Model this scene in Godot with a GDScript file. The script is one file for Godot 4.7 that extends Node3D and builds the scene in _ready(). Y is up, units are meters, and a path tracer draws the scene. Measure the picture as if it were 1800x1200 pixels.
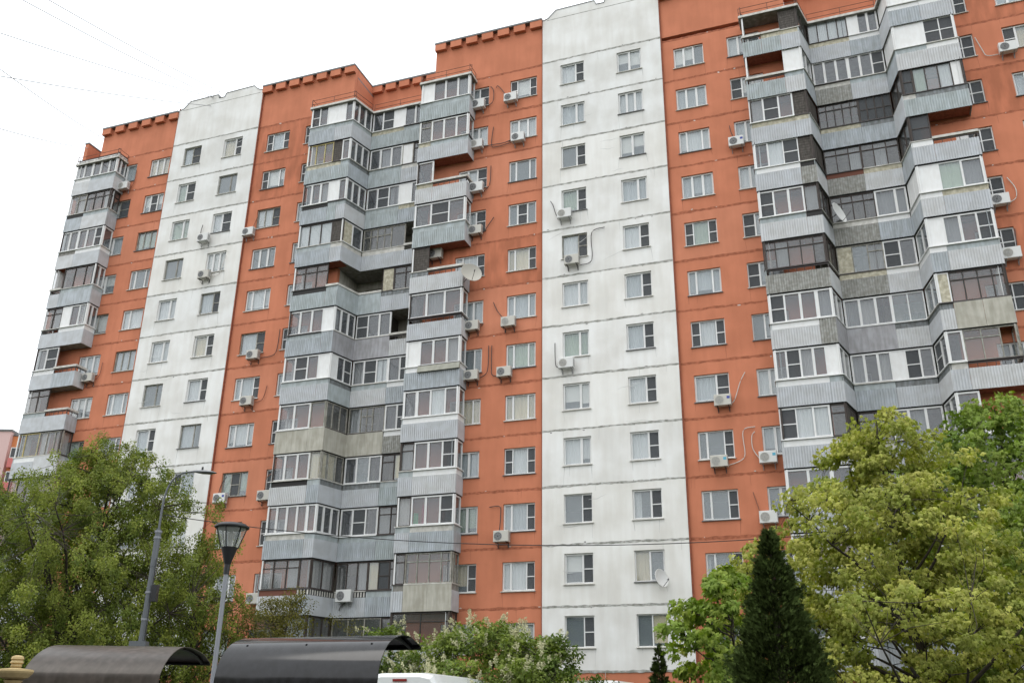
extends Node3D
# A panel-built apartment block seen from the street under a white overcast sky.

const Y0 := 3.92          # height of the lowest facade joint
const ST := 2.8           # storey height
const NS := 12            # storeys with windows
const SILLW := [1.0, 2.39]
const SILLO := [0.80, 2.15]

var M := {}
var cache := {}
var rng := RandomNumberGenerator.new()
var nz := FastNoiseLite.new()
var building: Node3D
var unit_box: BoxMesh
var unit_quad: ArrayMesh

# ---------------------------------------------------------------- mesh helper
class MB:
	var v := PackedVector3Array()
	var n := PackedVector3Array()
	func tri(a: Vector3, b: Vector3, c: Vector3) -> void:   # counter-clockwise from outside
		var m := (b - a).cross(c - a).normalized()
		v.append(a); v.append(c); v.append(b)
		for i in 3: n.append(m)
	func quad(a: Vector3, b: Vector3, c: Vector3, d: Vector3) -> void:
		tri(a, b, c); tri(a, c, d)
	func quadn(a: Vector3, b: Vector3, c: Vector3, d: Vector3, na: Vector3, nb: Vector3, nc: Vector3, nd: Vector3) -> void:
		v.append(a); v.append(c); v.append(b); n.append(na); n.append(nc); n.append(nb)
		v.append(a); v.append(d); v.append(c); n.append(na); n.append(nd); n.append(nc)
	func box(x0: float, x1: float, y0: float, y1: float, z0: float, z1: float) -> void:
		var p := [Vector3(x0, y0, z0), Vector3(x1, y0, z0), Vector3(x1, y1, z0), Vector3(x0, y1, z0), Vector3(x0, y0, z1), Vector3(x1, y0, z1), Vector3(x1, y1, z1), Vector3(x0, y1, z1)]
		quad(p[4], p[5], p[6], p[7]); quad(p[1], p[0], p[3], p[2])
		quad(p[0], p[4], p[7], p[3]); quad(p[5], p[1], p[2], p[6])
		quad(p[7], p[6], p[2], p[3]); quad(p[0], p[1], p[5], p[4])
	func tube(pts: Array, radii: Array, sides := 6) -> void:
		var prev := []
		var pn := []
		for i in pts.size():
			var t: Vector3 = (pts[mini(i + 1, pts.size() - 1)] - pts[maxi(i - 1, 0)]).normalized()
			var u := t.cross(Vector3.UP if absf(t.y) < 0.9 else Vector3.RIGHT).normalized()
			var w := t.cross(u)
			var ring := []
			var rn := []
			for k in sides:
				var a := TAU * k / sides
				var d := u * cos(a) + w * sin(a)
				ring.append(pts[i] + d * radii[i]); rn.append(d)
			if i > 0:
				for k in sides:
					var k2 := (k + 1) % sides
					quadn(prev[k], prev[k2], ring[k2], ring[k], pn[k], pn[k2], rn[k2], rn[k])
			prev = ring; pn = rn
	func lathe(prof: Array, sides := 20, c := Vector3.ZERO) -> void:   # prof of Vector2(radius, y), upwards
		for i in prof.size() - 1:
			var a: Vector2 = prof[i]; var b: Vector2 = prof[i + 1]
			var d := (b - a).normalized()
			var nn := Vector2(d.y, -d.x)
			for k in sides:
				var t0 := TAU * k / sides; var t1 := TAU * (k + 1) / sides
				var e0 := Vector3(cos(t0), 0, sin(t0)); var e1 := Vector3(cos(t1), 0, sin(t1))
				var up := Vector3.UP
				quadn(c + e1 * a.x + up * a.y, c + e0 * a.x + up * a.y, c + e0 * b.x + up * b.y, c + e1 * b.x + up * b.y, e1 * nn.x + up * nn.y, e0 * nn.x + up * nn.y, e0 * nn.x + up * nn.y, e1 * nn.x + up * nn.y)
	func mesh() -> ArrayMesh:
		var m := ArrayMesh.new()
		if v.is_empty(): return m
		var arr := []
		arr.resize(Mesh.ARRAY_MAX)
		arr[Mesh.ARRAY_VERTEX] = v; arr[Mesh.ARRAY_NORMAL] = n
		m.add_surface_from_arrays(Mesh.PRIMITIVE_TRIANGLES, arr)
		return m

# ---------------------------------------------------------------- materials
func lin(r: float, g: float, b: float) -> Color:
	return Color(r, g, b).linear_to_srgb()

func noise_tex(freq: float, lo: Color, hi: Color, sd: int, oct := 4, size := 512) -> NoiseTexture2D:
	var f := FastNoiseLite.new()
	f.seed = sd; f.frequency = freq; f.fractal_octaves = oct; f.noise_type = FastNoiseLite.TYPE_SIMPLEX_SMOOTH
	var t := NoiseTexture2D.new()
	t.width = size; t.height = size; t.noise = f; t.seamless = true
	var g := Gradient.new()
	g.offsets = PackedFloat32Array([0.25, 0.75]); g.colors = PackedColorArray([lo, hi])
	t.color_ramp = g
	return t

func mat(key: String, c: Color, rough := 0.85, metal := 0.0) -> StandardMaterial3D:
	var m := StandardMaterial3D.new()
	m.resource_name = key
	m.albedo_color = c; m.roughness = rough; m.metallic = metal
	M[key] = m
	return m

func weather(m: StandardMaterial3D, streak: Texture2D, mottle: Texture2D, s1: Vector3, s2: float) -> void:
	m.albedo_texture = streak
	m.uv1_triplanar = true; m.uv1_world_triplanar = true; m.uv1_scale = s1
	if mottle:
		m.detail_enabled = true; m.detail_albedo = mottle; m.detail_blend_mode = BaseMaterial3D.BLEND_MODE_MUL
		m.detail_uv_layer = BaseMaterial3D.DETAIL_UV_2
		m.uv2_triplanar = true; m.uv2_world_triplanar = true; m.uv2_scale = Vector3.ONE * s2

func make_materials() -> void:
	var w := Color(1, 1, 1)
	var st := noise_tex(0.010, Color(0.975, 0.97, 0.965), w, 3, 5)
	var st2 := noise_tex(0.014, Color(0.90, 0.90, 0.89), w, 9, 5)
	var st3 := noise_tex(0.018, Color(0.80, 0.81, 0.79), w, 12, 5)
	var mo := noise_tex(0.008, Color(0.945, 0.94, 0.93), w, 5, 6)
	var mo2 := noise_tex(0.02, Color(0.86, 0.85, 0.83), w, 15, 5)
	weather(mat("orange", lin(0.575, 0.203, 0.110), 0.92), st, mo, Vector3(0.35, 0.05, 0.35), 0.09)
	weather(mat("orange_faded", lin(0.60, 0.225, 0.128), 0.92), st, mo, Vector3(0.35, 0.05, 0.35), 0.07)
	weather(mat("orange_fresh", lin(0.545, 0.182, 0.095), 0.92), st2, mo, Vector3(0.25, 0.06, 0.25), 0.11)
	weather(mat("whitewall_grey", lin(0.755, 0.755, 0.74), 0.92), st, mo, Vector3(0.25, 0.06, 0.25), 0.11)
	weather(mat("whitewall_warm", lin(0.79, 0.78, 0.75), 0.92), st, mo, Vector3(0.35, 0.05, 0.35), 0.07)
	weather(mat("steel_blue", lin(0.44, 0.475, 0.51), 0.6, 0.0), st2, mo, Vector3(0.6, 0.10, 0.6), 0.3)
	weather(mat("steel_pale", lin(0.56, 0.57, 0.58), 0.6, 0.0), st, mo, Vector3(0.6, 0.10, 0.6), 0.3)
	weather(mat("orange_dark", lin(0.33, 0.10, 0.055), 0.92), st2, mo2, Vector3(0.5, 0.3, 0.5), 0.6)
	weather(mat("orange_joint", lin(0.45, 0.145, 0.076), 0.95), st2, mo2, Vector3(0.3, 0.3, 0.3), 0.5)
	weather(mat("whitewall", lin(0.78, 0.775, 0.755), 0.92), st, mo, Vector3(0.35, 0.05, 0.35), 0.09)
	weather(mat("white_joint", lin(0.50, 0.495, 0.475), 0.95), st3, mo2, Vector3(0.25, 0.4, 0.25), 0.5)
	weather(mat("crack", lin(0.22, 0.21, 0.20), 0.95), null, null, Vector3.ONE, 1.0)
	mat("stain_w", lin(0.52, 0.52, 0.495), 0.95)
	mat("stain_o", lin(0.38, 0.128, 0.07), 0.95)
	weather(mat("concrete", lin(0.33, 0.32, 0.30), 0.9), st2, mo2, Vector3(0.4, 0.2, 0.4), 0.3)
	weather(mat("beige", lin(0.47, 0.45, 0.39), 0.9), st2, mo, Vector3(0.5, 0.08, 0.5), 0.3)
	weather(mat("soffit", lin(0.30, 0.29, 0.26), 0.9), st2, mo2, Vector3(0.4, 0.2, 0.4), 0.3)
	weather(mat("steel", lin(0.50, 0.52, 0.545), 0.6, 0.0), st, mo, Vector3(0.6, 0.10, 0.6), 0.3)
	weather(mat("steel_old", lin(0.43, 0.475, 0.49), 0.6, 0.0), st2, mo, Vector3(0.6, 0.12, 0.6), 0.3)
	weather(mat("steel_rust", lin(0.37, 0.37, 0.35), 0.7, 0.0), st2, mo2, Vector3(0.8, 0.12, 0.8), 0.4)
	weather(mat("steel_dark", lin(0.25, 0.265, 0.28), 0.6, 0.0), st3, mo2, Vector3(0.6, 0.12, 0.6), 0.3)
	weather(mat("steel_mottled", lin(0.41, 0.46, 0.47), 0.6, 0.0), st2, mo2, Vector3(0.6, 0.12, 0.6), 0.3)
	weather(mat("smooth_grey", lin(0.37, 0.365, 0.385), 0.6, 0.0), st2, mo, Vector3(0.6, 0.10, 0.6), 0.3)
	weather(mat("pvc", lin(0.74, 0.74, 0.73), 0.4), st, null, Vector3(0.7, 0.3, 0.7), 0.3)
	weather(mat("ledge", lin(0.62, 0.60, 0.56), 0.6), st2, mo, Vector3(0.5, 0.4, 0.5), 0.3)
	weather(mat("white_sheet", lin(0.74, 0.74, 0.73), 0.7), st2, mo, Vector3(0.5, 0.2, 0.5), 0.3)
	weather(mat("cream", lin(0.60, 0.56, 0.44), 0.8), st2, mo2, Vector3(0.5, 0.2, 0.5), 0.4)
	weather(mat("yellow_wood", lin(0.55, 0.46, 0.20), 0.7), st2, mo, Vector3(0.5, 0.2, 0.5), 0.4)
	weather(mat("brown_wood", lin(0.060, 0.042, 0.034), 0.65), st3, mo2, Vector3(0.8, 0.2, 0.8), 0.5)
	weather(mat("grey_wood", lin(0.42, 0.40, 0.36), 0.75), st3, mo2, Vector3(0.8, 0.2, 0.8), 0.5)
	weather(mat("board", lin(0.10, 0.085, 0.075), 0.8), st3, mo2, Vector3(1.2, 0.2, 1.2), 0.5)
	weather(mat("olive", lin(0.33, 0.33, 0.28), 0.7), st2, mo, Vector3(0.5, 0.2, 0.5), 0.4)
	mat("redbrown", lin(0.15, 0.055, 0.035), 0.85)
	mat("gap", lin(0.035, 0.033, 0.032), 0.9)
	mat("rail", lin(0.06, 0.05, 0.048), 0.6)
	mat("rust", lin(0.16, 0.075, 0.05), 0.8)
	mat("coping", lin(0.15, 0.15, 0.15), 0.7)
	mat("curtain", lin(0.70, 0.71, 0.70), 0.95)
	M.curtain.backlight_enabled = true; M.curtain.backlight = Color(0.5, 0.5, 0.5)
	mat("curtain_grey", lin(0.46, 0.49, 0.50), 0.95)
	M.curtain_grey.backlight_enabled = true; M.curtain_grey.backlight = Color(0.4, 0.4, 0.4)
	mat("curtain_cream", lin(0.60, 0.50, 0.30), 0.95)
	mat("curtain_green", lin(0.30, 0.38, 0.25), 0.95)
	mat("blind", lin(0.66, 0.65, 0.60), 0.9)
	mat("blind_yellow", lin(0.65, 0.53, 0.27), 0.9)
	mat("room", lin(0.34, 0.33, 0.31), 0.95)
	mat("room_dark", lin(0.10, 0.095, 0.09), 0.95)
	var g := mat("glass", Color(0.72, 0.77, 0.79, 0.17), 0.03)
	g.transparency = BaseMaterial3D.TRANSPARENCY_ALPHA
	g.metallic_specular = 0.75
	var g2 := mat("glass_dusty", Color(0.45, 0.46, 0.46, 0.20), 0.06)
	g2.transparency = BaseMaterial3D.TRANSPARENCY_ALPHA
	g2.metallic_specular = 0.7
	var g3 := mat("glass_deep", Color(0.42, 0.44, 0.46, 0.26), 0.04)
	g3.transparency = BaseMaterial3D.TRANSPARENCY_ALPHA
	g3.metallic_specular = 0.75
	var nt := mat("net", Color(0.33, 0.34, 0.35, 0.62), 0.8)
	nt.transparency = BaseMaterial3D.TRANSPARENCY_ALPHA
	mat("ac_white", lin(0.62, 0.62, 0.60), 0.45)
	mat("ac_old", lin(0.50, 0.48, 0.43), 0.6)
	mat("ac_dark", lin(0.045, 0.046, 0.048), 0.5)
	mat("ac_grey", lin(0.30, 0.30, 0.30), 0.5)
	mat("pipe_dark", lin(0.05, 0.04, 0.04), 0.7)
	mat("pipe_white", lin(0.55, 0.52, 0.48), 0.7)
	mat("pipe_rust", lin(0.22, 0.09, 0.055), 0.7)
	mat("sticker_blue", lin(0.03, 0.05, 0.28), 0.5)
	mat("sticker_teal", lin(0.08, 0.36, 0.50), 0.5)
	mat("dish", lin(0.62, 0.62, 0.60), 0.5)
	mat("dish_beige", lin(0.42, 0.40, 0.35), 0.6)
	mat("metal_grey", lin(0.20, 0.21, 0.22), 0.45, 0.4)
	mat("pole_grey", lin(0.13, 0.14, 0.15), 0.5, 0.3)
	mat("pole_light", lin(0.26, 0.27, 0.29), 0.5, 0.2)
	mat("black_metal", lin(0.018, 0.018, 0.019), 0.45)
	mat("lamp_lens", lin(0.40, 0.40, 0.38), 0.3)
	var sg := mat("lantern_glass", Color(0.75, 0.77, 0.74, 0.34), 0.1)
	sg.transparency = BaseMaterial3D.TRANSPARENCY_ALPHA
	var cp := mat("smoky_sheet", lin(0.090, 0.073, 0.063), 0.32)
	weather(cp, st3, mo2, Vector3(0.9, 0.25, 0.9), 0.5)
	cp.metallic_specular = 0.32
	var cp2 := mat("smoky_sheet_cool", lin(0.030, 0.029, 0.031), 0.11)
	weather(cp2, st2, mo2, Vector3(0.6, 0.4, 0.6), 0.6)
	cp2.metallic_specular = 0.42
	weather(mat("urn", lin(0.55, 0.41, 0.20), 0.8), st2, mo, Vector3(1.5, 0.6, 1.5), 1.2)
	var vp := mat("van_paint", lin(0.68, 0.69, 0.68), 0.3)
	vp.clearcoat_enabled = true; vp.clearcoat = 0.6
	mat("brake_red", lin(0.22, 0.015, 0.012), 0.3)
	mat("tyre", lin(0.015, 0.015, 0.015), 0.8)
	mat("car_glass", lin(0.02, 0.022, 0.024), 0.1)
	weather(mat("bark", lin(0.075, 0.058, 0.045), 0.95), st3, mo2, Vector3(2, 0.6, 2), 1.5)
	weather(mat("bark_birch", lin(0.16, 0.145, 0.12), 0.95), st3, mo2, Vector3(0.8, 2.5, 0.8), 1.5)
	weather(mat("asphalt", lin(0.05, 0.05, 0.052), 0.95), st2, mo2, Vector3(0.3, 0.3, 0.3), 0.2)
	weather(mat("grass", lin(0.05, 0.085, 0.022), 0.95), st3, mo2, Vector3(0.5, 0.5, 0.5), 0.25)
	mat("kerb", lin(0.32, 0.31, 0.30), 0.9)
	mat("cable", lin(0.03, 0.03, 0.03), 0.8)
	mat("cable_pale", lin(0.34, 0.34, 0.35), 0.8)
	mat("far_pink", lin(0.60, 0.42, 0.40), 0.9)
	mat("far_orange", lin(0.58, 0.22, 0.09), 0.9)
	mat("far_red", lin(0.52, 0.16, 0.15), 0.9)
	mat("cloth_red", lin(0.40, 0.02, 0.06), 0.95)
	mat("cloth_green", lin(0.08, 0.38, 0.14), 0.95)
	for k in [["leaf_maple", 0.9], ["leaf_birch", 0.9], ["leaf_dark", 0.9], ["leaf_lilac", 0.9], ["petal", 0.95], ["needle", 0.9]]:
		var lm := mat(k[0], Color(1, 1, 1), 0.55)
		lm.vertex_color_use_as_albedo = true
		lm.metallic_specular = 0.15 if k[0] == "needle" else 0.28
		if k[0] != "needle" and k[0] != "petal":
			lm.backlight_enabled = true; lm.backlight = Color(0.75, 0.82, 0.28)

# ---------------------------------------------------------------- node helpers
func obj(called: String, m: Mesh, material, parent: Node, at := Vector3.ZERO) -> MeshInstance3D:
	var o := MeshInstance3D.new()
	o.name = called; o.mesh = m
	o.material_override = M[material] if material is String else material
	o.position = at
	parent.add_child(o, true)
	return o

func objt(called: String, m: Mesh, material, parent: Node, t: Transform3D) -> MeshInstance3D:
	var o := obj(called, m, material, parent)
	o.transform = t
	return o

func bx(called: String, parent: Node, material, T: Transform3D, x0: float, x1: float, y0: float, y1: float, z0: float, z1: float) -> MeshInstance3D:
	var t := T * Transform3D(Basis.from_scale(Vector3(x1 - x0, y1 - y0, z1 - z0)), Vector3(x0 + x1, y0 + y1, z0 + z1) * 0.5)
	return objt(called, unit_box, material, parent, t)

func thing(called: String, label: String, category: String, at := Vector3.ZERO, group := "") -> Node3D:
	var o := Node3D.new()
	o.name = called
	o.position = at
	add_child(o, true)
	o.set_meta("label", label); o.set_meta("category", category)
	if group: o.set_meta("group", group)
	return o

func tag(o: Node, label: String, category: String, group := "") -> void:
	o.set_meta("label", label); o.set_meta("category", category)
	if group: o.set_meta("group", group)

func sub(called: String, parent: Node, at := Vector3.ZERO) -> Node3D:
	var o := Node3D.new()
	o.name = called; o.position = at
	parent.add_child(o, true)
	return o

# ---------------------------------------------------------------- glazing
const WEIGHTS := {"G": 1.8, "H": 1.8, "K": 1.8, "C": 1.8, "W": 1.8, "T": 1.8}

func cell_edges(cells: String, x0: float, x1: float) -> Array:
	var tot := 0.0
	for c in cells: tot += WEIGHTS.get(c, 1.0)
	var e := [x0]
	var a := 0.0
	for c in cells:
		a += WEIGHTS.get(c, 1.0)
		e.append(x0 + (x1 - x0) * a / tot)
	return e

func frame_mesh(fr: String, w: float, h: float, cells: String) -> ArrayMesh:
	var key := "F%s|%.2f|%.2f|%s" % [fr, w, h, cells]
	if cache.has(key): return cache[key]
	var b := 0.05
	var mu := 0.05
	var d := 0.035
	var mb := MB.new()
	mb.box(0, w, 0, b, -d, d); mb.box(0, w, h - b, h, -d, d)
	mb.box(0, b, b, h - b, -d, d); mb.box(w - b, w, b, h - b, -d, d)
	var e := cell_edges(cells, 0.0, w)
	for i in range(1, e.size() - 1):
		mb.box(e[i] - mu / 2, e[i] + mu / 2, b, h - b, -d, d)
	for i in cells.length():
		var c := cells[i].to_lower()
		var l: float = (b if i == 0 else e[i] + mu / 2)
		var r: float = (w - b if i == cells.length() - 1 else e[i + 1] - mu / 2)
		if fr == "W" and (c == "g" or c == "c") and (i % 2 == 0 or cells[i] == "g"):   # the opening sash stands proud
			var s := 0.03
			var z0 := -0.02
			var z1 := d + 0.018
			mb.box(l, r, b, b + s, z0, z1); mb.box(l, r, h - b - s, h - b, z0, z1)
			mb.box(l, l + s, b + s, h - b - s, z0, z1); mb.box(r - s, r, b + s, h - b - s, z0, z1)
		if c == "h":
			var s2 := 0.022
			mb.box(l, r, h * 0.47, h * 0.47 + 0.045, -0.01, d - 0.004)
			mb.box(l, r, b, b + s2, 0.0, d - 0.004); mb.box(l, r, h - b - s2, h - b, 0.0, d - 0.004)
		if c == "t":
			mb.box(l, r, h * 0.70, h * 0.70 + 0.05, -d + 0.004, d - 0.004)
		if c == "x":
			mb.box(l, r, h * 0.62, h * 0.62 + 0.05, -d + 0.004, d - 0.004)
			mb.box((l + r) / 2 - 0.02, (l + r) / 2 + 0.02, b, h - b, -d + 0.008, d - 0.008)
	cache[key] = mb.mesh()
	return cache[key]

func curtain_mesh(kind: int) -> ArrayMesh:
	var key := "curtain%d" % kind
	if cache.has(key): return cache[key]
	var mb := MB.new()
	var seg := 30
	var f: float = [7.0, 10.5, 5.0][kind]
	var prev := Vector3.ZERO
	for i in seg + 1:
		var x := i / float(seg)
		var z := 0.022 * sin(x * TAU * f + sin(x * 9.0 + kind) * 1.4) + 0.012 * sin(x * 23.0 + kind * 2.0)
		var p := Vector3(x, 0, z)
		if i > 0: mb.quad(prev, p, p + Vector3.UP, prev + Vector3.UP)
		prev = p
	cache[key] = mb.mesh()
	return cache[key]

func curtain(par: Node, T: Transform3D, x0: float, x1: float, y0: float, y1: float, material: String, z := -0.13) -> void:
	var t := T * Transform3D(Basis.from_scale(Vector3(x1 - x0, y1 - y0, 1)), Vector3(x0, y0, z))
	objt("curtain", curtain_mesh(rng.randi() % 3), material, par, t)

func pane(par: Node, T: Transform3D, x0: float, x1: float, y0: float, y1: float, material := "glass", called := "pane", z := 0.0) -> void:
	var t := T * Transform3D(Basis.from_scale(Vector3(x1 - x0, y1 - y0, 1)), Vector3(x0, y0, z))
	objt(called, unit_quad, material, par, t)

const FRAMES := {"W": "pvc", "D": "brown_wood", "Y": "yellow_wood", "G": "grey_wood"}

# fills one opening w x h whose lower left corner is T's origin; cells like "Gh" (see the letters below)
func glaze(par: Node, T: Transform3D, w: float, h: float, fr: String, cells: String, home: bool, shift := 0.0) -> void:
	objt("frame", frame_mesh(fr, w, h, cells), FRAMES[fr], par, T)
	var e := cell_edges(cells, 0.0, w)
	var b := 0.055
	var style := rng.randf() + shift
	var cm: String = ["curtain", "curtain", "curtain", "curtain_grey", "curtain_grey", "curtain_grey", "curtain", "curtain_grey", "curtain_cream", "curtain_green"][rng.randi() % (10 if home else 6)]
	for i in cells.length():
		var c := cells[i].to_lower()
		var l: float = e[i] + (b if i == 0 else 0.025)
		var r: float = e[i + 1] - (b if i == cells.length() - 1 else 0.025)
		match c:
			"g", "t", "x":
				pane(par, T, l, r, b, h - b, "glass" if home else ("glass_deep" if fr == "W" else "glass_dusty"))
				if home:
					if style > 1.05 and i == 0: curtain(par, T, l - 0.02, lerpf(l, r, 0.4), b - 0.03, h, cm)
					if style < 0.80: curtain(par, T, l - 0.02, r + 0.02, b - 0.03 + (0.0 if style < 0.5 else h * rng.randf() * 0.25), h, cm)
					elif style < 0.91: bx("blind", par, "blind", T, l - 0.01, r + 0.01, h * rng.randf_range(0.1, 0.55), h, -0.115, -0.105)
				elif rng.randf() < 0.2:
					curtain(par, T, l - 0.02, r + 0.02, b - 0.03, h, "curtain_grey" if rng.randf() < 0.7 else "curtain", -0.2)
			"c":
				pane(par, T, l, r, b, h - b, "glass")
				curtain(par, T, l - 0.02, r + 0.02, b - 0.03, h, "curtain", -0.1)
			"v":
				pane(par, T, l, r, b, h - b, "glass")
				curtain(par, T, l - 0.02, r + 0.02, b - 0.03, h, "curtain_green", -0.1)
			"l":
				pane(par, T, l, r, b, h - b, "glass")
				curtain(par, T, l - 0.02, r + 0.02, b - 0.03, h, "curtain_cream", -0.1)
			"y":
				pane(par, T, l, r, b, h - b, "glass")
				bx("blind", par, "blind_yellow", T, l, r, h * 0.12, h, -0.09, -0.08)
			"k":
				pane(par, T, l, r, b, h - b, "glass")
			"h":
				pane(par, T, l, r, b, h - b, "net", "insect_screen", 0.012)
				pane(par, T, l, r, b, h - b, "glass", "pane", -0.02)
				if home and style < 0.6: curtain(par, T, l - 0.02, r + 0.02, b - 0.03, h, cm)
			"w":
				bx("white_panel", par, "pvc", T, l - 0.02, r + 0.02, b - 0.01, h - b + 0.01, -0.015, 0.024)
			"b":
				bx("beige_panel", par, "cream", T, l - 0.02, r + 0.02, b - 0.01, h - b + 0.01, -0.015, 0.024)
			"n":
				var np := 9
				for k in np:
					var yy := b + (h - 2 * b) * k / np
					bx("plank", par, "board", T, l - 0.01, r + 0.01, yy, yy + (h - 2 * b) / np - 0.012, -0.01 + rng.randf() * 0.012, 0.02)
			_:
				pass

func window(X0: float, X1: float, Yb: float, Yt: float, zwall: float, cells: String, fr := "W", proud := true) -> void:
	var w := X1 - X0
	var h := Yt - Yb
	var win := sub("window", building, Vector3(X0, Yb, zwall))
	glaze(win, Transform3D(Basis(), Vector3(0, 0, -0.13)), w, h, fr, cells, true, clampf(0.42 - (Yb - Y0) * 0.035, 0.0, 0.42))
	var key := "sill%.2f" % w
	if not cache.has(key):
		var mb := MB.new()
		var zf := 0.07
		mb.quad(Vector3(-0.05, -0.015, zf), Vector3(w + 0.05, -0.015, zf), Vector3(w + 0.05, 0.02, -0.10), Vector3(-0.05, 0.02, -0.10))
		mb.box(-0.05, w + 0.05, -0.05, -0.015, 0.004, zf)
		cache[key] = mb.mesh()
	obj("sill", cache[key], "ledge" if rng.randf() < 0.75 else "coping", win)

# ---------------------------------------------------------------- wall panels
func wall_panel(x0: float, x1: float, y0: float, y1: float, z: float, depth: float, holes: Array, material: String, inner: String) -> void:
	var xs := [x0, x1]
	var ys := [y0, y1]
	for hl in holes:
		for q in [hl[0], hl[1]]:
			if not xs.has(q): xs.append(q)
		for q in [hl[2], hl[3]]:
			if not ys.has(q): ys.append(q)
	xs.sort(); ys.sort()
	var mb := MB.new()
	for i in xs.size() - 1:
		for j in ys.size() - 1:
			var cx: float = (xs[i] + xs[i + 1]) / 2
			var cy: float = (ys[j] + ys[j + 1]) / 2
			var inside := false
			for hl in holes:
				if cx > hl[0] and cx < hl[1] and cy > hl[2] and cy < hl[3]: inside = true
			if inside: continue
			mb.quad(Vector3(xs[i], ys[j], z), Vector3(xs[i + 1], ys[j], z), Vector3(xs[i + 1], ys[j + 1], z), Vector3(xs[i], ys[j + 1], z))
			mb.quad(Vector3(xs[i + 1], ys[j], z - depth), Vector3(xs[i], ys[j], z - depth), Vector3(xs[i], ys[j + 1], z - depth), Vector3(xs[i + 1], ys[j + 1], z - depth))
	for hl in holes:
		var a := Vector3(hl[0], hl[2], z); var b := Vector3(hl[1], hl[2], z); var c := Vector3(hl[1], hl[3], z); var d := Vector3(hl[0], hl[3], z)
		var o := Vector3(0, 0, -depth)
		mb.quad(a, b, b + o, a + o); mb.quad(b, c, c + o, b + o); mb.quad(c, d, d + o, c + o); mb.quad(d, a, a + o, d + o)
	var a2 := Vector3(x0, y0, z); var b2 := Vector3(x1, y0, z); var c2 := Vector3(x1, y1, z); var d2 := Vector3(x0, y1, z)
	var o2 := Vector3(0, 0, -depth)
	mb.quad(b2, a2, a2 + o2, b2 + o2); mb.quad(c2, b2, b2 + o2, c2 + o2); mb.quad(d2, c2, c2 + o2, d2 + o2); mb.quad(a2, d2, d2 + o2, a2 + o2)
	var pick := rng.randi() % 5
	if material == "orange" and pick < 2: material = ["orange_faded", "orange_fresh"][pick]
	if material == "whitewall" and pick < 2: material = ["whitewall_grey", "whitewall_warm"][pick]
	obj("wall_panel", mb.mesh(), material, building)

func joint(x0: float, x1: float, y: float, z: float, material: String, wide: float) -> void:
	var mb := MB.new()
	var n := int((x1 - x0) / 0.07)
	var pa := Vector3.ZERO
	var pb := Vector3.ZERO
	for i in n + 1:
		var x := lerpf(x0, x1, i / float(n))
		var up := wide * (0.55 + 0.22 * nz.get_noise_2d(x * 9.0, y * 31.0) + 0.35 * nz.get_noise_2d(x * 90.0, y * 17.0 + 50.0))
		var dn := wide * (0.55 + 0.22 * nz.get_noise_2d(x * 11.0 + 300.0, y * 37.0) + 0.35 * nz.get_noise_2d(x * 110.0 + 90.0, y * 13.0))
		var a := Vector3(x, y - maxf(dn, 0.022), z + 0.003)
		var b := Vector3(x, y + maxf(up, 0.022), z + 0.003)
		if i > 0: mb.quad(pa, a, b, pb)
		pa = a; pb = b
	obj("joint_seal", mb.mesh(), material, building)

func wiggle(mb: MB, x: float, y: float, length: float, wd: float, z: float, drift: float) -> void:
	var n := maxi(4, int(length / 0.12))
	var pa := Vector3.ZERO
	var pb := Vector3.ZERO
	var sd := x * 13.0 + y * 7.0
	for i in n + 1:
		var f := i / float(n)
		var xx := x + drift * f + 0.05 * nz.get_noise_2d(sd, f * length * 22.0)
		var ww := wd * (1.0 - 0.75 * f) * (0.75 + 0.7 * nz.get_noise_2d(sd + 90.0, f * length * 60.0))
		var a := Vector3(xx - maxf(ww, 0.006), y - f * length, z)
		var b := Vector3(xx + maxf(ww, 0.006), y - f * length, z)
		if i > 0: mb.quad(a, b, pb, pa)
		pa = a; pb = b

# ---------------------------------------------------------------- balconies
func corrugated(w: float, y0: float, y1: float) -> ArrayMesh:
	var key := "corr%.2f|%.2f|%.2f" % [w, y0, y1]
	if cache.has(key): return cache[key]
	var mb := MB.new()
	var n := int(round(w / 0.115))
	var p := w / n
	var prof := []
	for i in n:
		var x := i * p
		prof.append_array([Vector2(x, 0.0), Vector2(x + p * 0.22, 0.0), Vector2(x + p * 0.34, 0.028), Vector2(x + p * 0.88, 0.028)])
	prof.append(Vector2(w, 0.0))
	for i in prof.size() - 1:
		var a: Vector2 = prof[i]; var b: Vector2 = prof[i + 1]
		mb.quad(Vector3(a.x, y0, a.y), Vector3(b.x, y0, b.y), Vector3(b.x, y1, b.y), Vector3(a.x, y1, a.y))
	cache[key] = mb.mesh()
	return cache[key]

const INFILL := {"s": "steel_old", "w": "pvc", "y": "cream", "d": "gap", "b": "beige", "e": "olive", "r": "redbrown", "n": "concrete", "k": "steel_dark", "t": "ledge"}
const TOPY := 1.13

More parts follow.
